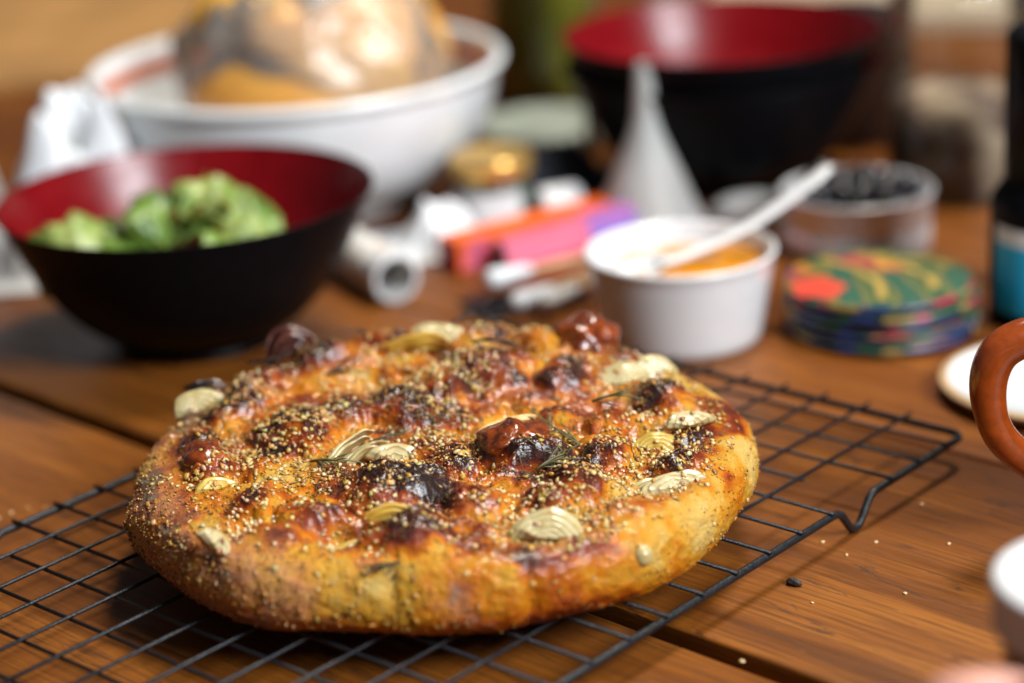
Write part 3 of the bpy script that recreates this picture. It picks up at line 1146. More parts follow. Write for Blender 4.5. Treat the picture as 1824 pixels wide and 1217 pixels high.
# ------------------------------------------------------------------ large white mixing bowl with wrapped bread
bb = thing('mixing_bowl', 'large white bowl with orange line inside, holding wrapped bread, behind the salad', 'bowl', (-.1146, 1.262, 0))
bo = smooth_prof([(.0, .003), (.050, .003), (.060, .000), (.063, .002), (.066, .007), (.088, .020), (.1040, .038), (.1125, .058), (.1155, .0755)], 6)
brim = smooth_prof([(.1155, .0755), (.1185, .0770), (.1200, .0800), (.1180, .0826), (.1140, .0815)], 5)
bi = smooth_prof([(.1140, .0815), (.1110, .070), (.104, .050), (.090, .030), (.066, .018), (.040, .013), (.0, .012)], 6)
v, f = lathe([tuple(p) for p in bo[1:-1]] + [tuple(p) for p in brim] + [tuple(p) for p in bi[1:-1]], 128, True, True)
obj('body', mesh('body', v, f), M_CREAMIC, bb)
v, f = lathe([(.1118, .0745), (.1091, .0655)], 128, False, False)
obj('painted_line', mesh('painted_line', v, f), M_ORANGE_LINE, bb)

def blob(name, rx, ry, rz, seed, rough=.08, nu=56, nv=30, freq=25):
    v, f = [], []
    for j in range(nv + 1):
        ph = PI * j / nv
        for i in range(nu):
            a = 2 * PI * i / nu
            v.append((math.sin(ph) * math.cos(a), math.sin(ph) * math.sin(a), math.cos(ph)))
    v = np.array(v)
    v = v * (1 + rough * fbm(v * freq / 12 + seed * 3.1, 4, seed)[:, None])
    v = v * np.array([rx, ry, rz])
    for j in range(nv):
        for i in range(nu):
            f.append((j * nu + i, (j + 1) * nu + i, (j + 1) * nu + (i + 1) % nu, j * nu + (i + 1) % nu))
    return mesh(name, v, f)


def loaf_mat():
    t = NT('wrapped_loaf_crust')
    c = t.coord('Object')
    n = t.noise(c, 28, 4)
    t.set(col=t.ramp(n, [(.3, (.54, .24, .045)), (.5, (.62, .30, .06)), (.68, (.66, .35, .07))]), rough=.35, normal=t.bump(n, .4, .002))
    return t.m


M_LOAF = loaf_mat()
M_YOLK = plain('yellow_cheese', (.74, .36, .020), .35, .15, 30)
wl = thing('wrapped_bread', 'brown bread rolls in crinkled clear plastic inside the large white bowl', 'bread', (-.1146, 1.262, .030))
obj('loaf', blob('loaf', .066, .050, .046, 2, .03, 56, 30, 12), M_LOAF, wl, (.005, -.015, .035), (0, 0, .2))
obj('loaf', blob('loaf', .046, .040, .044, 4, .03, 56, 30, 12), M_LOAF, wl, (.045, .020, .045), (0, .3, .7))
obj('crust_top', blob('crust_top', .032, .030, .022, 6), M_YOLK, wl, (-.025, .000, .077), (0, .1, .1))
obj('crust_top', blob('crust_top', .030, .022, .024, 7), M_YOLK, wl, (.052, .035, .070), (0, .3, .6))
obj('plastic_film', blob('plastic_film', .078, .062, .062, 9, .07, 90, 50, 40), M_FILM, wl, (.008, 0, .046))


# ------------------------------------------------------------------ white crumpled cloth
def crumple(name, sx, sy, h, seed, n=90, amp=.02, freq=22):
    g = np.linspace(-1, 1, n)
    X, Y = np.meshgrid(g, g)
    x, y = X.ravel(), Y.ravel()
    ang = np.arctan2(y, x)
    rr = np.sqrt(x * x + y * y)
    lim = .80 + .18 * np.sin(3 * ang + seed) * .6 + .1 * np.sin(7 * ang + seed * 2)
    env = sstep(1.05, .25, rr / lim)
    p = np.c_[x * sx, y * sy, np.full(len(x), seed * .13)]
    ridg = 1 - np.abs(fbm(p * freq, 3, seed))
    z = env * (h * .55 + h * .5 * ridg + amp * fbm(p * freq * 2.1, 3, seed + 5))
    px = p + np.c_[fbm(p * 20, 2, seed + 7), fbm(p * 20, 2, seed + 9), np.zeros(len(x))] * .008
    z = np.maximum(z, .0015)
    v1 = np.c_[px[:, 0], px[:, 1], z]
    v2 = np.c_[px[:, 0], px[:, 1], np.maximum(z - .0012, .0003)]
    v = np.vstack([v1, v2]); N = n * n
    f = []
    for i in range(n - 1):
        for j in range(n - 1):
            a = i * n + j
            f.append((a, a + 1, a + n + 1, a + n)); f.append((N + a, N + a + n, N + a + n + 1, N + a + 1))
    for i in range(n - 1):
        a = i * n; f.append((a, a + n, N + a + n, N + a)); a += n - 1; f.append((a, N + a, N + a + n, a + n))
        a = i; f.append((a, N + a, N + a + 1, a + 1)); a = (n - 1) * n + i; f.append((a, a + 1, N + a + 1, N + a))
    return mesh(name, v, f)


obj('kitchen_towel', crumple('kitchen_towel', .066, .056, .092, 3), M_CLOTH, None, (-.232, 1.172, 0), (0, 0, .2), 'crumpled white cloth beside the large white bowl', 'towel')
obj('kitchen_towel', crumple('kitchen_towel', .050, .050, .080, 8), M_CLOTH, None, (-.312, 1.20, 0), (0, 0, 1.0), 'second crumpled white cloth at the far left edge', 'towel')

# ------------------------------------------------------------------ ramekin, sauce and spoon
rk = thing('ramekin', 'small white ramekin of orange sauce behind the bread', 'ramekin', (.0805, .990, 0))
ro = [(.0, .0015), (.0345, .0015), (.0355, .0000), (.0366, .0006), (.0375, .004)] + [(.0375 + (.0440 - .0375) * (k / 8), .004 + (.0405 - .004) * (k / 8)) for k in range(1, 9)]
ri = [(.0449, .0418), (.0447, .0430), (.0436, .0434), (.0424, .0428), (.0416, .041)] + [(.0416 - .0056 * (k / 8), .041 - .033 * (k / 8)) for k in range(1, 8)] + [(.033, .0055), (.0, .005)]
v, f = lathe(ro[1:] + ri[:-1], 112, True, True)
obj('body', mesh('body', v, f), M_WHITE, rk)
# thick white cream filling with a pool of orange sauce on it
def pool(R, z, wob, seed, rise=.0006):
    sv, sf = [], []
    ns, nr_ = 80, 14
    for j in range(nr_ + 1):
        q = j / nr_
        for i in range(ns):
            a = 2 * PI * i / ns
            rr = R * q * (1 + wob * math.sin(2 * a + seed) + wob * .6 * math.sin(3 * a + seed * 2) + wob * .3 * math.sin(7 * a))
            sv.append((rr * math.cos(a), rr * math.sin(a), z + rise * (1 - q ** 4) + .0003 * math.sin(260 * rr + 3 * a)))
    for j in range(nr_):
        for i in range(ns):
            sf.append((j * ns + i, (j + 1) * ns + i, (j + 1) * ns + (i + 1) % ns, j * ns + (i + 1) % ns))
    return sv, sf


v, f = pool(.0404, .0342, 0, 0)
obj('cream', mesh('cream', v, f), M_WHITE, None, (.0805, .990, 0), None, 'thick white cream filling the ramekin under the orange sauce', 'cream')
v, f = pool(.0350, .0352, .07, 1.2, .0010)
sauce = obj('sauce', mesh('sauce', v, f), M_SAUCE, None, (.0835, .9900, 0), (0, 0, .4), 'glossy orange sauce pooled in the white ramekin', 'sauce')

spoon = thing('spoon', 'white plastic spoon leaning in the ramekin of orange sauce', 'spoon', (.0805, .990, 0))
p0 = Vector((.0690, .980, .0385)); p3 = Vector((.1545, 1.016, .0705))
pts, rad = [], []
for k in range(15):
    t = k / 14
    p = p0.lerp(p3, t) + Vector((0, 0, -.006 * math.sin(PI * t)))
    pts.append(p - Vector((.0805, .990, 0)))
    w = .0036 + .0016 * t
    rad.append((w, .0017))
rad[-1] = (.0030, .0012)
v, f = tube(pts, rad, 12)
obj('stem', mesh('stem', v, f), M_PLASTIC, spoon)
sb = []
v, f = [], []
for s_ in (0, 1):
    for j in range(9):
        for i in range(32):
            a = 2 * PI * i / 32
            q = j / 8
            v.append((.0150 * q * math.cos(a), .0100 * q * math.sin(a), .0042 * q * q - s_ * .0011))
for s_ in (0, 1):
    for j in range(8):
        for i in range(32):
            a = s_ * 288 + j * 32 + i; b = s_ * 288 + j * 32 + (i + 1) % 32
            f.append((a, b, b + 32, a + 32) if s_ else (a, a + 32, b + 32, b))
for i in range(32):
    a, b = 256 + i, 256 + (i + 1) % 32
    f.append((a, a + 288, b + 288, b))
obj('spoon_bowl', mesh('spoon_bowl', v, f), M_PLASTIC, spoon, (-.0200, -.0130, .0352), (.12, -.22, .4))


# ------------------------------------------------------------------ coasters
def coaster_mat(seed):
    t = NT('painted_coaster')
    c = t.coord('Object', loc=(seed * 1.7, seed * .9, seed * .3))
    w = t.new('ShaderNodeTexWave', wave_type='BANDS', bands_direction='DIAGONAL')
    t.put(w.inputs[0], c); w.inputs['Scale'].default_value = 14; w.inputs['Distortion'].default_value = 7; w.inputs['Detail'].default_value = 1; w.inputs['Detail Scale'].default_value = .8
    v1 = t.new('ShaderNodeTexVoronoi'); t.put(v1.inputs[0], c); v1.inputs['Scale'].default_value = 42
    sep = t.new('ShaderNodeSeparateColor'); t.put(sep.inputs[0], v1.outputs['Color'])
    n = t.noise(c, 16, 2)
    base = t.ramp(w.outputs[1], [(.0, (.026, .085, .040)), (.30, (.06, .13, .045)), (.44, (.22, .15, .038)), (.56, (.20, .16, .05)), (.70, (.026, .09, .05)), (1, (.04, .11, .065))])
    spot = t.ramp(sep.outputs[0], [(.0, (.62, .07, .05)), (.35, (.05, .06, .22)), (.6, (.62, .26, .04)), (.8, (.40, .02, .06)), (1, (.04, .05, .20))], 'CONSTANT')
    msk = t.math('MULTIPLY', t.val(v1.outputs['Distance'], .008, .010, 1, 0), t.val(sep.outputs[1], .52, .54, 0, 1))
    col = t.mix(t.val(n, .56, .58, 0, 1), base, spot)
    t.set(col=col, rough=.32, coat=.3, coat_rough=.2)
    return t.m


def edge_mat():
    t = NT('painted_edge')
    rnd = t.new('ShaderNodeObjectInfo').outputs['Random']
    of = t.new('ShaderNodeCombineXYZ'); t.put(of.inputs[0], t.math('MULTIPLY', rnd, 3.7))
    mp = t.new('ShaderNodeMapping'); t.put(mp.inputs['Location'], of.outputs[0])
    t.put(mp.inputs['Vector'], t.coord('Object', scale=(1, 1, 0)))
    v1 = t.new('ShaderNodeTexVoronoi'); t.put(v1.inputs[0], mp.outputs[0]); v1.inputs['Scale'].default_value = 75
    sp = t.new('ShaderNodeSeparateColor'); t.put(sp.inputs[0], v1.outputs['Color'])
    col = t.ramp(sp.outputs[0], [(.0, (.010, .012, .045)), (.22, (.020, .060, .040)), (.42, (.018, .030, .12)), (.60, (.05, .15, .08)), (.72, (.26, .17, .05)), (.84, (.34, .015, .05)), (.93, (.010, .012, .03))], 'CONSTANT')
    t.set(col=col, rough=.35)
    return t.m


M_EDGE = edge_mat()
coff = [(.1740, .9860, .3), (.1752, .9870, 1.4), (.1722, .9885, 2.6), (.1748, .9872, 4.0), (.1725, .9880, 5.1)]
names = ['bottom coaster of the painted stack beside the ramekin', 'second coaster from the bottom of the painted stack', 'middle coaster of the painted stack', 'second coaster from the top of the painted stack', 'top coaster of the stack, painted green and yellow with red flower']
for k, (x, y, r) in enumerate(coff):
    R = .0440 + (.0006 if k % 2 else 0)
    v, f = lathe([(R - .0012, .0036), (R - .0030, .0038)], 96, False, True)
    me = mesh('face', v, f)
    v2, f2 = lathe([(R - .0026, 0), (R - .0010, .0005), (R, .0014), (R, .0026), (R - .0012, .0036)], 96, True, False)
    me2 = mesh('coaster', v2, f2)
    ck = obj('coaster', me2, M_EDGE, None, (x, y, .0006 + k * .0049), (0.004 * math.sin(k), 0.004 * math.cos(k), r), names[k], 'coaster', 'stacked painted coasters')
    obj('face', me, coaster_mat(k + 1), ck)
# red flower motif painted on the top coaster
fl_ = thing
v, f = [], []
for k in range(40):
    a = 2 * PI * k / 40
    v.append((.0120 * math.cos(a) * (1 + .12 * math.cos(5 * a)), .0150 * math.sin(a) * (1 + .12 * math.cos(5 * a)), 0))
v.append((0, 0, 0)); f = [(40, k, (k + 1) % 40) for k in range(40)]
topc = [o for o in COL.objects if o.get('label') == names[4]][0]
M_FLOWER = plain('red_flower_print', (.62, .06, .035), .35, .35, 160)
M_STEM = plain('ochre_print', (.42, .27, .06), .35, .25, 90)
off = Vector((-.030, -.012, 0)); off.rotate(Euler((0, 0, -5.1)))
obj('flower_print', mesh('flower_print', v, f), M_FLOWER, topc, (off.x, off.y, .0041), (0, 0, -5.1))
for pts_ in ([(-.022, .030), (-.010, .016), (-.002, -.008), (-.004, -.034)], [(.004, .034), (.012, .018), (.022, -.004), (.022, -.022)], [(-.006, .036), (.004, .026), (.026, .022), (.036, .010)]):
    v, f = [], []
    pp = smooth_prof(pts_, 8)
    for i, p in enumerate(pp):
        d = pp[min(i + 1, len(pp) - 1)] - pp[max(i - 1, 0)]; d = d / np.linalg.norm(d)
        nrm = np.array([-d[1], d[0]]) * .0020
        for s_ in (1, -1):
            q = Vector((*(p + nrm * s_), 0)); q.rotate(Euler((0, 0, -5.1)))
            v.append((q.x, q.y, 0))
    f = [(2 * i, 2 * i + 1, 2 * i + 3, 2 * i + 2) for i in range(len(pp) - 1)]
    obj('branch_print', mesh('branch_print', v, f), M_STEM, topc, (0, 0, .00415))

# ------------------------------------------------------------------ round tin of olives
tn = thing('tin', 'low round metal tin of black olives behind the coasters', 'tin', (.1830, 1.113, 0))
v, f = lathe([(.0370, 0), (.0385, .0010), (.0385, .0120), (.0378, .0130), (.0378, .0150), (.0385, .0160), (.0385, .0280), (.0396, .0290), (.0396, .0310), (.0388, .0316), (.0378, .0306), (.0374, .020), (.0372, .004)], 96, True, True)
obj('body', mesh('body', v, f), M_STEEL, tn)
rs = random.Random(3)
for k in range(16):
    a = k * 2.4; r = .0285 * math.sqrt((k + .3) / 16)
    obj('olive', blob('olive', .0085, .0070, .0068, k + 20, .05, 20, 12), M_OLIVE, None, (.183 + r * math.cos(a), 1.113 + r * math.sin(a), .0300 + .002 * rs.random()), (rs.random(), rs.random(), rs.random() * 6), 'glossy black olive heaped in the round metal tin', 'olive', 'olives in the metal tin')

# ------------------------------------------------------------------ funnel
fn = thing('funnel', 'white plastic funnel standing upside down in front of the nested bowls', 'funnel', (.0785, 1.172, 0))
fp = [(.0310, .0000), (.0318, .0004), (.0318, .0030), (.0290, .0060), (.0255, .0130), (.0185, .0300), (.0110, .0470), (.0078, .0560), (.0062, .0640), (.0048, .0860), (.0044, .0900)]
fi = [(.0034, .0898), (.0040, .0860), (.0052, .0640), (.0068, .0560), (.0100, .0470), (.0165, .0300), (.0230, .0130), (.0260, .0060), (.0275, .0010)]
v, f = lathe([tuple(p) for p in smooth_prof(fp, 4)] + fi, 72, False, False)
obj('cone', mesh('cone', v, f), M_MILKY, fn)
v, f = tube([(.028, -.004, .002), (.036, -.008, .003), (.040, -.002, .003), (.037, .005, .003), (.028, .004, .002)], .0018, 8)
obj('hanging_loop', mesh('hanging_loop', v, f), M_MILKY, fn)

rg = thing('plastic_ring', 'clear whitish plastic ring lying between the funnel and the tin', 'ring', (.136, 1.166, 0))
v, f = tube([(.018 * math.cos(2 * PI * k / 40), .018 * math.sin(2 * PI * k / 40), .0058) for k in range(40)], .0055, 14, closed=True)
obj('ring', mesh('ring', v, f), M_MILKY, rg)

# ------------------------------------------------------------------ long boxes
def prism(poly, L):
    n = len(poly)
    v = [(0, y, z) for y, z in poly] + [(L, y, z) for y, z in poly]
    f = [tuple(range(n - 1, -1, -1)), tuple(range(n, 2 * n))] + [(k, (k + 1) % n, n + (k + 1) % n, n + k) for k in range(n)]
    return v, f


a1 = math.atan2(.063, .081)
pb = thing('box', 'pink slim card box with purple label and dark end beside the ramekin', 'box', (-.004, 1.098, .0005), (0, 0, a1))
v, f = prism([(-.0110, 0), (.0110, 0), (.0035, .0175), (-.0035, .0175)], .105)
obj('carton', mesh('carton', v, f, False), M_PINK, pb)
v, f = prism([(-.0117, -.0002), (-.0090, -.0002), (-.0097, .0042), (-.0105, .0038)], .104)
obj('crimson_edge', mesh('crimson_edge', v, f, False), M_PINKDK, pb, (.0005, 0, .0003))
v, f = prism([(-.0098, .0008), (.0098, .0008), (.0030, .0166), (-.0030, .0166)], .0006)
obj('end_window', mesh('end_window', v, f, False), M_BROWNEND, pb, (-.0005, 0, 0))
v = [(.056, -.0088, .0052), (.101, -.0088, .0052), (.101, -.0041, .0160), (.056, -.0041, .0160)]
v = [(x, y - .0006, z) for x, y, z in v]
obj('purple_label', mesh('purple_label', v, [(0, 1, 2, 3)], False), M_PURPLE, pb)
v = [(.056, -.0033, .0180), (.101, -.0033, .0180), (.101, .0033, .0180), (.056, .0033, .0180)]
obj('purple_label', mesh('purple_label', v, [(0, 1, 2, 3)], False), M_PURPLE, pb)
ob = thing('box', 'orange slim card box with red end lying behind the pink one', 'box', (-.0300, 1.110, .0005), (0, 0, math.atan2(.055, .085)))
v, f = prism([(-.0095, 0), (.0095, 0), (.0095, .0165), (-.0095, .0165)], .108)
me = mesh('carton', v, f, False)
obj('carton', me, M_ORANGE, ob)
v, f = prism([(-.0092, .0004), (.0092, .0004), (.0092, .0161), (-.0092, .0161)], .0006)
obj('red_end', mesh('red_end', v, f, False), M_REDCARD, ob, (-.0007, 0, 0))
v = [(.002, -.0099, .001), (.020, -.0099, .001), (.020, -.0099, .0158), (.006, -.0099, .0158)]
obj('pale_panel', mesh('pale_panel', v, [(0, 1, 2, 3)], False), M_PINK, ob)


# cotton swabs and a thin black patch that stands in for the shade under them
def swab(p, q, label):
    p, q = Vector(p), Vector(q)
    t = thing('cotton_swab', label, 'swab', p, (0, 0, 0), 'white tipped sticks')
    d = q - p
    v, f = tube([d * (k / 6) for k in range(7)], .0019, 10)
    obj('stick', mesh('stick', v, f), M_TANWOOD, t)
    u = d.normalized()
    v, f = tube([u * s for s in (-.001, 0, .003, .008, .014, .022, .026)], [.0016, .0042, .0052, .0048, .0040, .0032, .0022], 14)
    obj('cotton_tip', mesh('cotton_tip', v, f), M_CLOTH, t)


swab((-.010, 1.060, .0098), (.048, 1.098, .0085), 'white-tipped stick nearest the pink box')
swab((.0020, 1.031, .0060), (.046, 1.070, .0090), 'middle one of the three white-tipped sticks')
swab((.0150, 1.027, .0060), (.050, 1.062, .0090), 'white-tipped stick nearest the ramekin')
shade_patch = thing('mat', 'thin black patch standing in for shade under the white-tipped sticks', 'mat', (.008, 1.050, 0), (0, 0, .35))  # no real mat: black piece added as the shade below boxes and sticks
obj('shade_sheet', box_mesh('shade_sheet', .060, .034, .0018, .0008, 2), M_BLACK, shade_patch)


# ------------------------------------------------------------------ paper roll
def news_mat():
    t = NT('printed_paper')
    c = t.coord('Object')
    mp = t.new('ShaderNodeMapping'); mp.inputs['Scale'].default_value = (60, 60, 30); t.put(mp.inputs[0], c)
    n = t.noise(mp.outputs[0], .8, 2)
    col = t.ramp(n, [(.34, (.28, .34, .38)), (.44, (.66, .64, .60)), (.56, (.70, .68, .64)), (.64, (.52, .36, .24))])
    t.set(col=col, rough=.6)
    return t.m


M_NEWS = news_mat()
pr = thing('paper_roll', 'rolled printed paper tube lying open end forward beside the salad bowl', 'roll', (-.0560, 1.062, .0128), (0, 0, math.atan2(.060, -.030) - PI / 2))
prof = [(.0100, 0), (.0120, -.0006), (.0126, .0008), (.0126, .075), (.0118, .0756), (.0100, .0750)]
v, f = lathe(prof + [(.0099, .001)], 56, False, False)
v = [(x, z, y) for x, y, z in v]
f = [tuple(reversed(q)) for q in f]
obj('tube', mesh('tube', v, f), M_NEWS, pr)
v, f = lathe([(.0100, -.0004), (.0127, -.0009), (.0129, .0002), (.0129, .010), (.0127, .0104)], 56, False, False)
v = [(x, z, y) for x, y, z in v]
obj('end_cap', mesh('end_cap', v, [tuple(reversed(q)) for q in f]), M_PLASTIC, pr)

# ------------------------------------------------------------------ small jar with gold lid
gj = thing('jar', 'small glass jar with a gold lid behind the orange box', 'jar', (-.0060, 1.190, 0))
v, f = lathe([tuple(p) for p in smooth_prof([(.018, 0), (.0205, .002), (.0210, .010), (.0210, .024), (.0195, .0290), (.0185, .0310)], 4)], 64, True, False)
obj('glass', mesh('glass', v, f), M_GLASS, gj)
v, f = lathe([(.0175, .0015), (.0198, .003), (.0200, .020), (.0180, .0205)], 48)
obj('contents', mesh('contents', v, f), M_TEAL, gj)
v, f = lathe([(.0225, .0295), (.0230, .0300), (.0230, .0385), (.0222, .0400), (.0205, .0402), (.0195, .0396)], 72)
obj('lid', mesh('lid', v, f), M_GOLD, gj)
v, f = lathe([(.0213, .006), (.0213, .022)], 48, False, False)
n_ = 48
f = [q for i, q in enumerate(f) if 26 <= (i % n_) < 42]
obj('paper_label', mesh('paper_label', v, f), M_WHITELBL, gj)

# white cap lying next to it, napkin in front of it
wc = thing('plastic_tube', 'short white plastic tube lying right of the gold-lidded jar', 'tube', (.0300, 1.188, .0100), (0, 0, .35))
v, f = lathe([(.0080, -.012), (.0095, -.0115), (.0100, -.010), (.0100, .010), (.0095, .0115), (.0080, .012)], 40)
v = [(z, y, x) for x, y, z in v]
obj('cap', mesh('cap', v, [tuple(reversed(q)) for q in f]), M_PLASTIC, wc)
obj('napkin', crumple('napkin', .030, .034, .020, 14, 50, .006, 40), M_CLOTH, None, (-.0440, 1.160, 0), (0, 0, .5), 'crumpled white paper napkin between the paper roll and the gold-lidded jar', 'napkin')

# dark pouch and pale lid behind the boxes
obj('pouch', crumple('pouch', .050, .036, .034, 21, 60, .006, 30), M_NAVY, None, (.0330, 1.252, 0), (0, 0, .1), 'dark navy soft pouch behind the gold-lidded jar', 'pouch')
ld = thing('enamel_plate', 'pale grey-green round plate lying behind the dark pouch', 'plate', (.0280, 1.360, 0))
v, f = lathe([(.040, 0), (.0420, .001), (.0420, .012), (.0405, .0140), (.034, .0146), (.032, .0136)], 72)
obj('disc', mesh('disc', v, f), M_TEAL, ld)
cp = thing('wooden_stick', 'tan wooden stick leaning beside the nested bowls', 'stick', (.052, 1.285, 0))
v, f = tube([(0, 0, .001), (.002, .004, .03), (-.004, .010, .066)], .0032, 10)
obj('shaft', mesh('shaft', v, f), M_TANWOOD, cp)

# ------------------------------------------------------------------ green jar at the back
gb = thing('oil_bottle', 'tall glass bottle of green olive oil behind the large white bowl', 'bottle', (.0330, 1.480, 0))
v, f = lathe([tuple(p) for p in smooth_prof([(.030, 0), (.036, .002), (.037, .012), (.037, .110), (.033, .128), (.016, .150), (.0135, .170), (.0135, .200)], 5)], 72, True, True)
obj('glass', mesh('glass', v, f), M_GLASS, gb)
v, f = lathe([(.032, .002), (.0355, .006), (.0355, .105), (.0345, .108)], 64)
obj('oil', mesh('oil', v, f), M_OILGREEN, gb)
v, f = lathe([(.0142, .196), (.0142, .222), (.0130, .224)], 40)
obj('stopper', mesh('stopper', v, f), M_TANWOOD, gb)

def dried_mat():
    t = NT('dried_contents')
    c = t.coord('Object')
    n = t.noise(c, 34, 3, .5)
    t.set(col=t.ramp(n, [(.38, (.040, .022, .016)), (.50, (.14, .085, .055)), (.62, (.42, .31, .21))]), rough=.6, normal=t.bump(t.noise(c, 120, 4), .8, .004))
    return t.m


M_DRIED = dried_mat()
# ------------------------------------------------------------------ big glass jar, right
bj = thing('storage_jar', 'large clear glass jar with mottled dark brown contents at the right back', 'jar', (.2560, 1.205, 0))
v, f = lathe([tuple(p) for p in smooth_prof([(.032, 0), (.0390, .002), (.0400, .010), (.0400, .100), (.0380, .112), (.0340, .118), (.0340, .130), (.0355, .132)], 5)], 80, True, False)
obj('glass', mesh('glass', v, f), M_GLASS, bj)
v, f = lathe([(.036, .002), (.0385, .006), (.0385, .052), (.030, .058), (.012, .061)], 64)
obj('contents', mesh('contents', v, f), M_DRIED, bj)
# dark canister behind the bowls and a cream board behind it
cn = thing('canister', 'dark brown round canister just behind the nested bowls', 'canister', (.2120, 1.335, 0))
v, f = lathe([(.034, 0), (.0360, .002), (.0360, .066), (.0370, .068), (.0370, .076), (.0355, .078)], 72)
obj('body', mesh('body', v, f), M_COFFEEPOT, cn)
fl2 = thing('wooden_board', 'wide tan wooden board lying at the far left back of the table', 'board', (-.470, 1.880, 0), (0, 0, .12))
obj('slab', box_mesh('slab', .62, .60, .012, .003, 2), plain('tan_board', (.40, .205, .065), .55, .25, 14, .2, 80), fl2)
fc = thing('cutting_board', 'pale cream board lying at the far right back of the table', 'board', (.345, 1.740, 0), (0, 0, -.25))
me = box_mesh('board', .34, .26, .016, .004, 3)
obj('slab', me, M_CREAM, fc)

# ------------------------------------------------------------------ dark bottle with blue label
db = thing('bottle', 'dark bottle with a blue and white label at the right edge', 'bottle', (.2600, .988, 0))
v, f = lathe([tuple(p) for p in smooth_prof([(.030, .001), (.0335, .000), (.0350, .003), (.0350, .050), (.0345, .058), (.0310, .064), (.0290, .067)], 5)], 80)
obj('body', mesh('body', v, f), M_BLACK, db)
v, f = lathe([(.0270, .066), (.0292, .067), (.0292, .134), (.0280, .136)], 64)
obj('cap', mesh('cap', v, f), M_BLACK, db)
for nm, z0, z1, mt in (('blue_label', .008, .041, M_BLUE), ('white_label', .041, .049, M_WHITELBL)):
    vv, ff = [], []
    for k in range(40):
        a = D(-168) + D(160) * k / 39
        for z in (z0, z1):
            vv.append((.0352 * math.cos(a), .0352 * math.sin(a), z))
    ff = [(2 * k, 2 * k + 2, 2 * k + 3, 2 * k + 1) for k in range(39)]
    obj(nm, mesh(nm, vv, ff), mt, db)

# ------------------------------------------------------------------ saucer, mug
sc = thing('saucer', 'white round saucer with tan rim behind the orange mug handle', 'saucer', (.2330, .890, 0))
v, f = lathe([(.040, 0), (.0440, .0006), (.0500, .0050), (.0508, .0066)], 80, True, False)
v2, f2 = lathe([(.0508, .0066), (.0500, .0076), (.0470, .0078)], 80, False, False)
obj('underside', mesh('underside', v, f), M_TANWOOD, sc)
obj('tan_rim', mesh('tan_rim', v2, f2), M_TANWOOD, sc)
v, f = lathe([(.0470, .0078), (.0440, .0072), (.030, .0066)], 80, False, True)
obj('dish', mesh('dish', v, f), M_WHITE, sc)

mg = thing('mug', 'glazed orange-brown mug whose thick handle shows at the right edge', 'mug', (.2480, .742, 0))
mo = [(.030, .001), (.034, .0), (.0365, .002), (.0385, .012), (.0400, .040), (.0405, .080), (.0405, .093), (.0395, .0955), (.0380, .094), (.0375, .080), (.0370, .040), (.034, .010)]
v, f = lathe(mo, 96)
obj('body', mesh('body', v, f), M_TERRA, mg)
hp = smooth_prof([(-.037, .0, .0780), (-.050, .0, .0815), (-.064, -.001, .0820), (-.0745, -.002, .0780), (-.0790, -.002, .0690), (-.0790, -.002, .0570), (-.0750, -.002, .0450), (-.0660, -.001, .0350), (-.0540, 0, .0270), (-.037, 0, .0200)], 5)
v, f = tube([tuple(p) for p in hp], [(.0052 + .0012 * math.sin(PI * min(1, i / len(hp) * 1.7)), .0060 + .0014 * math.sin(PI * min(1, i / len(hp) * 1.7))) for i in range(len(hp))], 24)
obj('handle', mesh('handle', v, f), M_TERRA, mg)

# ------------------------------------------------------------------ jar with white lid, front right
wj = thing('jam_jar', 'glass jar of red jam with a white lid at the lower right corner', 'jar', (.1600, .5530, 0))
v, f = lathe([tuple(p) for p in smooth_prof([(.024, 0), (.0275, .002), (.0280, .010), (.0280, .056), (.0265, .062), (.0250, .066)], 4)], 72, True, False)
obj('glass', mesh('glass', v, f), M_GLASS, wj)
v, f = lathe([(.024, .002), (.0265, .005), (.0265, .050), (.0250, .052)], 64)
obj('jam', mesh('jam', v, f), M_JAM, wj)
v, f = lathe([tuple(p) for p in smooth_prof([(.0300, .0650), (.0312, .0652), (.0316, .0680), (.0312, .0725), (.0316, .0745), (.0316, .0790), (.0304, .0806), (.0270, .0808), (.0262, .0800)], 4)], 96)
obj('lid', mesh('lid', v, f), M_PLASTIC, wj)

# ------------------------------------------------------------------ a hand at the lower right corner
def skin_chain(bm_v, bm_e, bm_r, pts, start=None):
    prev = start
    for (p, r) in pts:
        bm_v.append(p); bm_r.append(r)
        if prev is not None:
            bm_e.append((prev, len(bm_v) - 1))
        prev = len(bm_v) - 1
    return prev


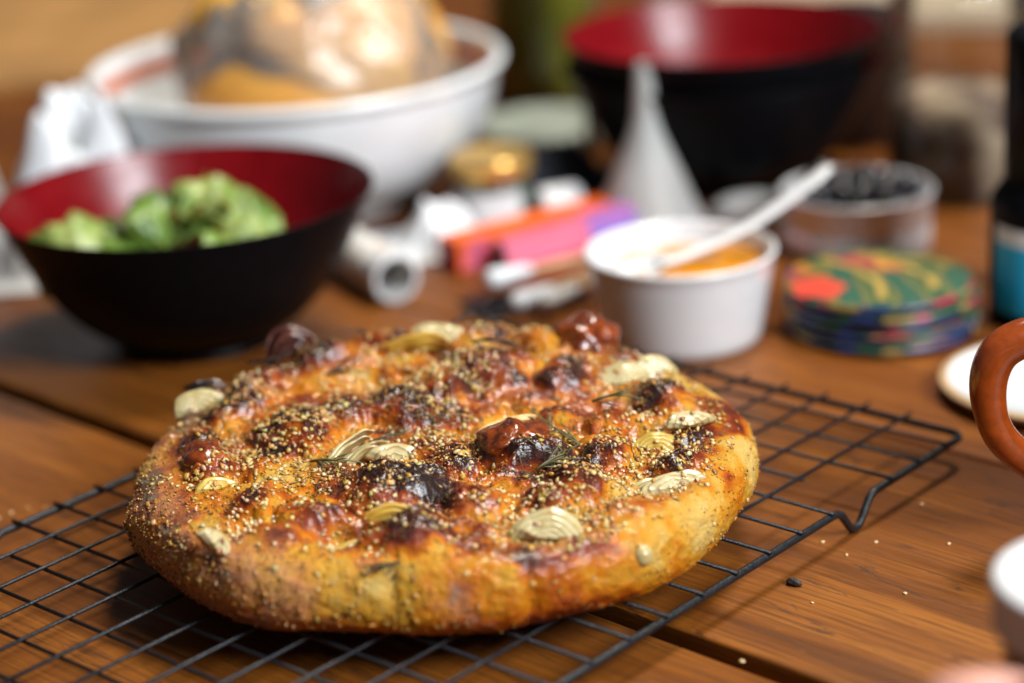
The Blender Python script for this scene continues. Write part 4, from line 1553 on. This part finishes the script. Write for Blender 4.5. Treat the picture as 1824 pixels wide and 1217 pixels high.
hv, he, hr_ = [], [], []
wrist = skin_chain(hv, he, hr_, [((.290, .365, .058), .027)])
w2 = skin_chain(hv, he, hr_, [((.245, .395, .052), .025)], wrist)
palm = skin_chain(hv, he, hr_, [((.205, .420, .047), .024)], w2)
for k, (dz_, sc_) in enumerate(((.076, 1.0), (.056, 1.05), (.036, 1.0), (.018, .86))):
    skin_chain(hv, he, hr_, [((.168, .446 - .002 * k, dz_), .0105 * sc_), ((.124 + .003 * k, .484, dz_ + .002), .0098 * sc_), ((.119 + .003 * k, .502, dz_ - .001), .0088 * sc_), ((.137 + .003 * k, .508, dz_ - .003), .0078 * sc_), ((.150, .500, dz_ - .004), .0062 * sc_)], palm)
skin_chain(hv, he, hr_, [((.196, .446, .070), .0135), ((.176, .474, .079), .0110), ((.152, .492, .080), .0095), ((.138, .498, .079), .0070)], palm)
hm = bpy.data.meshes.new('hand')
hm.from_pydata(hv, he, [])
hm.update()
ho = obj('person_hand', hm, M_SKIN, None, (-.015, .000, -.002), None, 'bare hand with curled fingers at the lower right corner beside the jam jar', 'hand')
sm = ho.modifiers.new('skin', 'SKIN')
for i, r in enumerate(hr_):
    hm.skin_vertices[0].data[i].radius = (r, r * .92)
hm.skin_vertices[0].data[0].use_root = True
sm.use_smooth_shade = True
ss = ho.modifiers.new('sub', 'SUBSURF'); ss.levels = 2; ss.render_levels = 2

# ------------------------------------------------------------------ crumbs
M_CRUMB = plain('pale_crumb', (.62, .44, .22), .6, .2, 500)
M_CRUMBD = plain('burnt_crumb', (.018, .012, .010), .6, .3, 500)
obj('burnt_crumb', blob('burnt_crumb', .0030, .0016, .0014, 41, .25, 16, 10), M_CRUMBD, None, (.0958, .7199, .0012), (0, 0, -.6), 'small burnt black crumb on the table right of the rack', 'crumb')
for k, (x, y) in enumerate([(.1110, .7539), (.1304, .7512), (.0706, .6648), (.1534, .7823), (.1332, .7082), (.1565, .7462), (-.1576, .7665), (.118, .742), (.10, .705), (-.2049, .8248), (-.199, .8295), (-.192, .829), (-.209, .820)]):
    s_ = random.uniform(.0004, .0008)
    obj('bread_crumb', blob('bread_crumb', s_ * 1.4, s_, s_ * .7, 50 + k, .25, 12, 8), M_CRUMB, None, (x, y, s_ * .5), (0, 0, random.uniform(0, 3)), 'tiny pale crumb lying on the wooden table top', 'crumb', 'pale crumbs on the table')
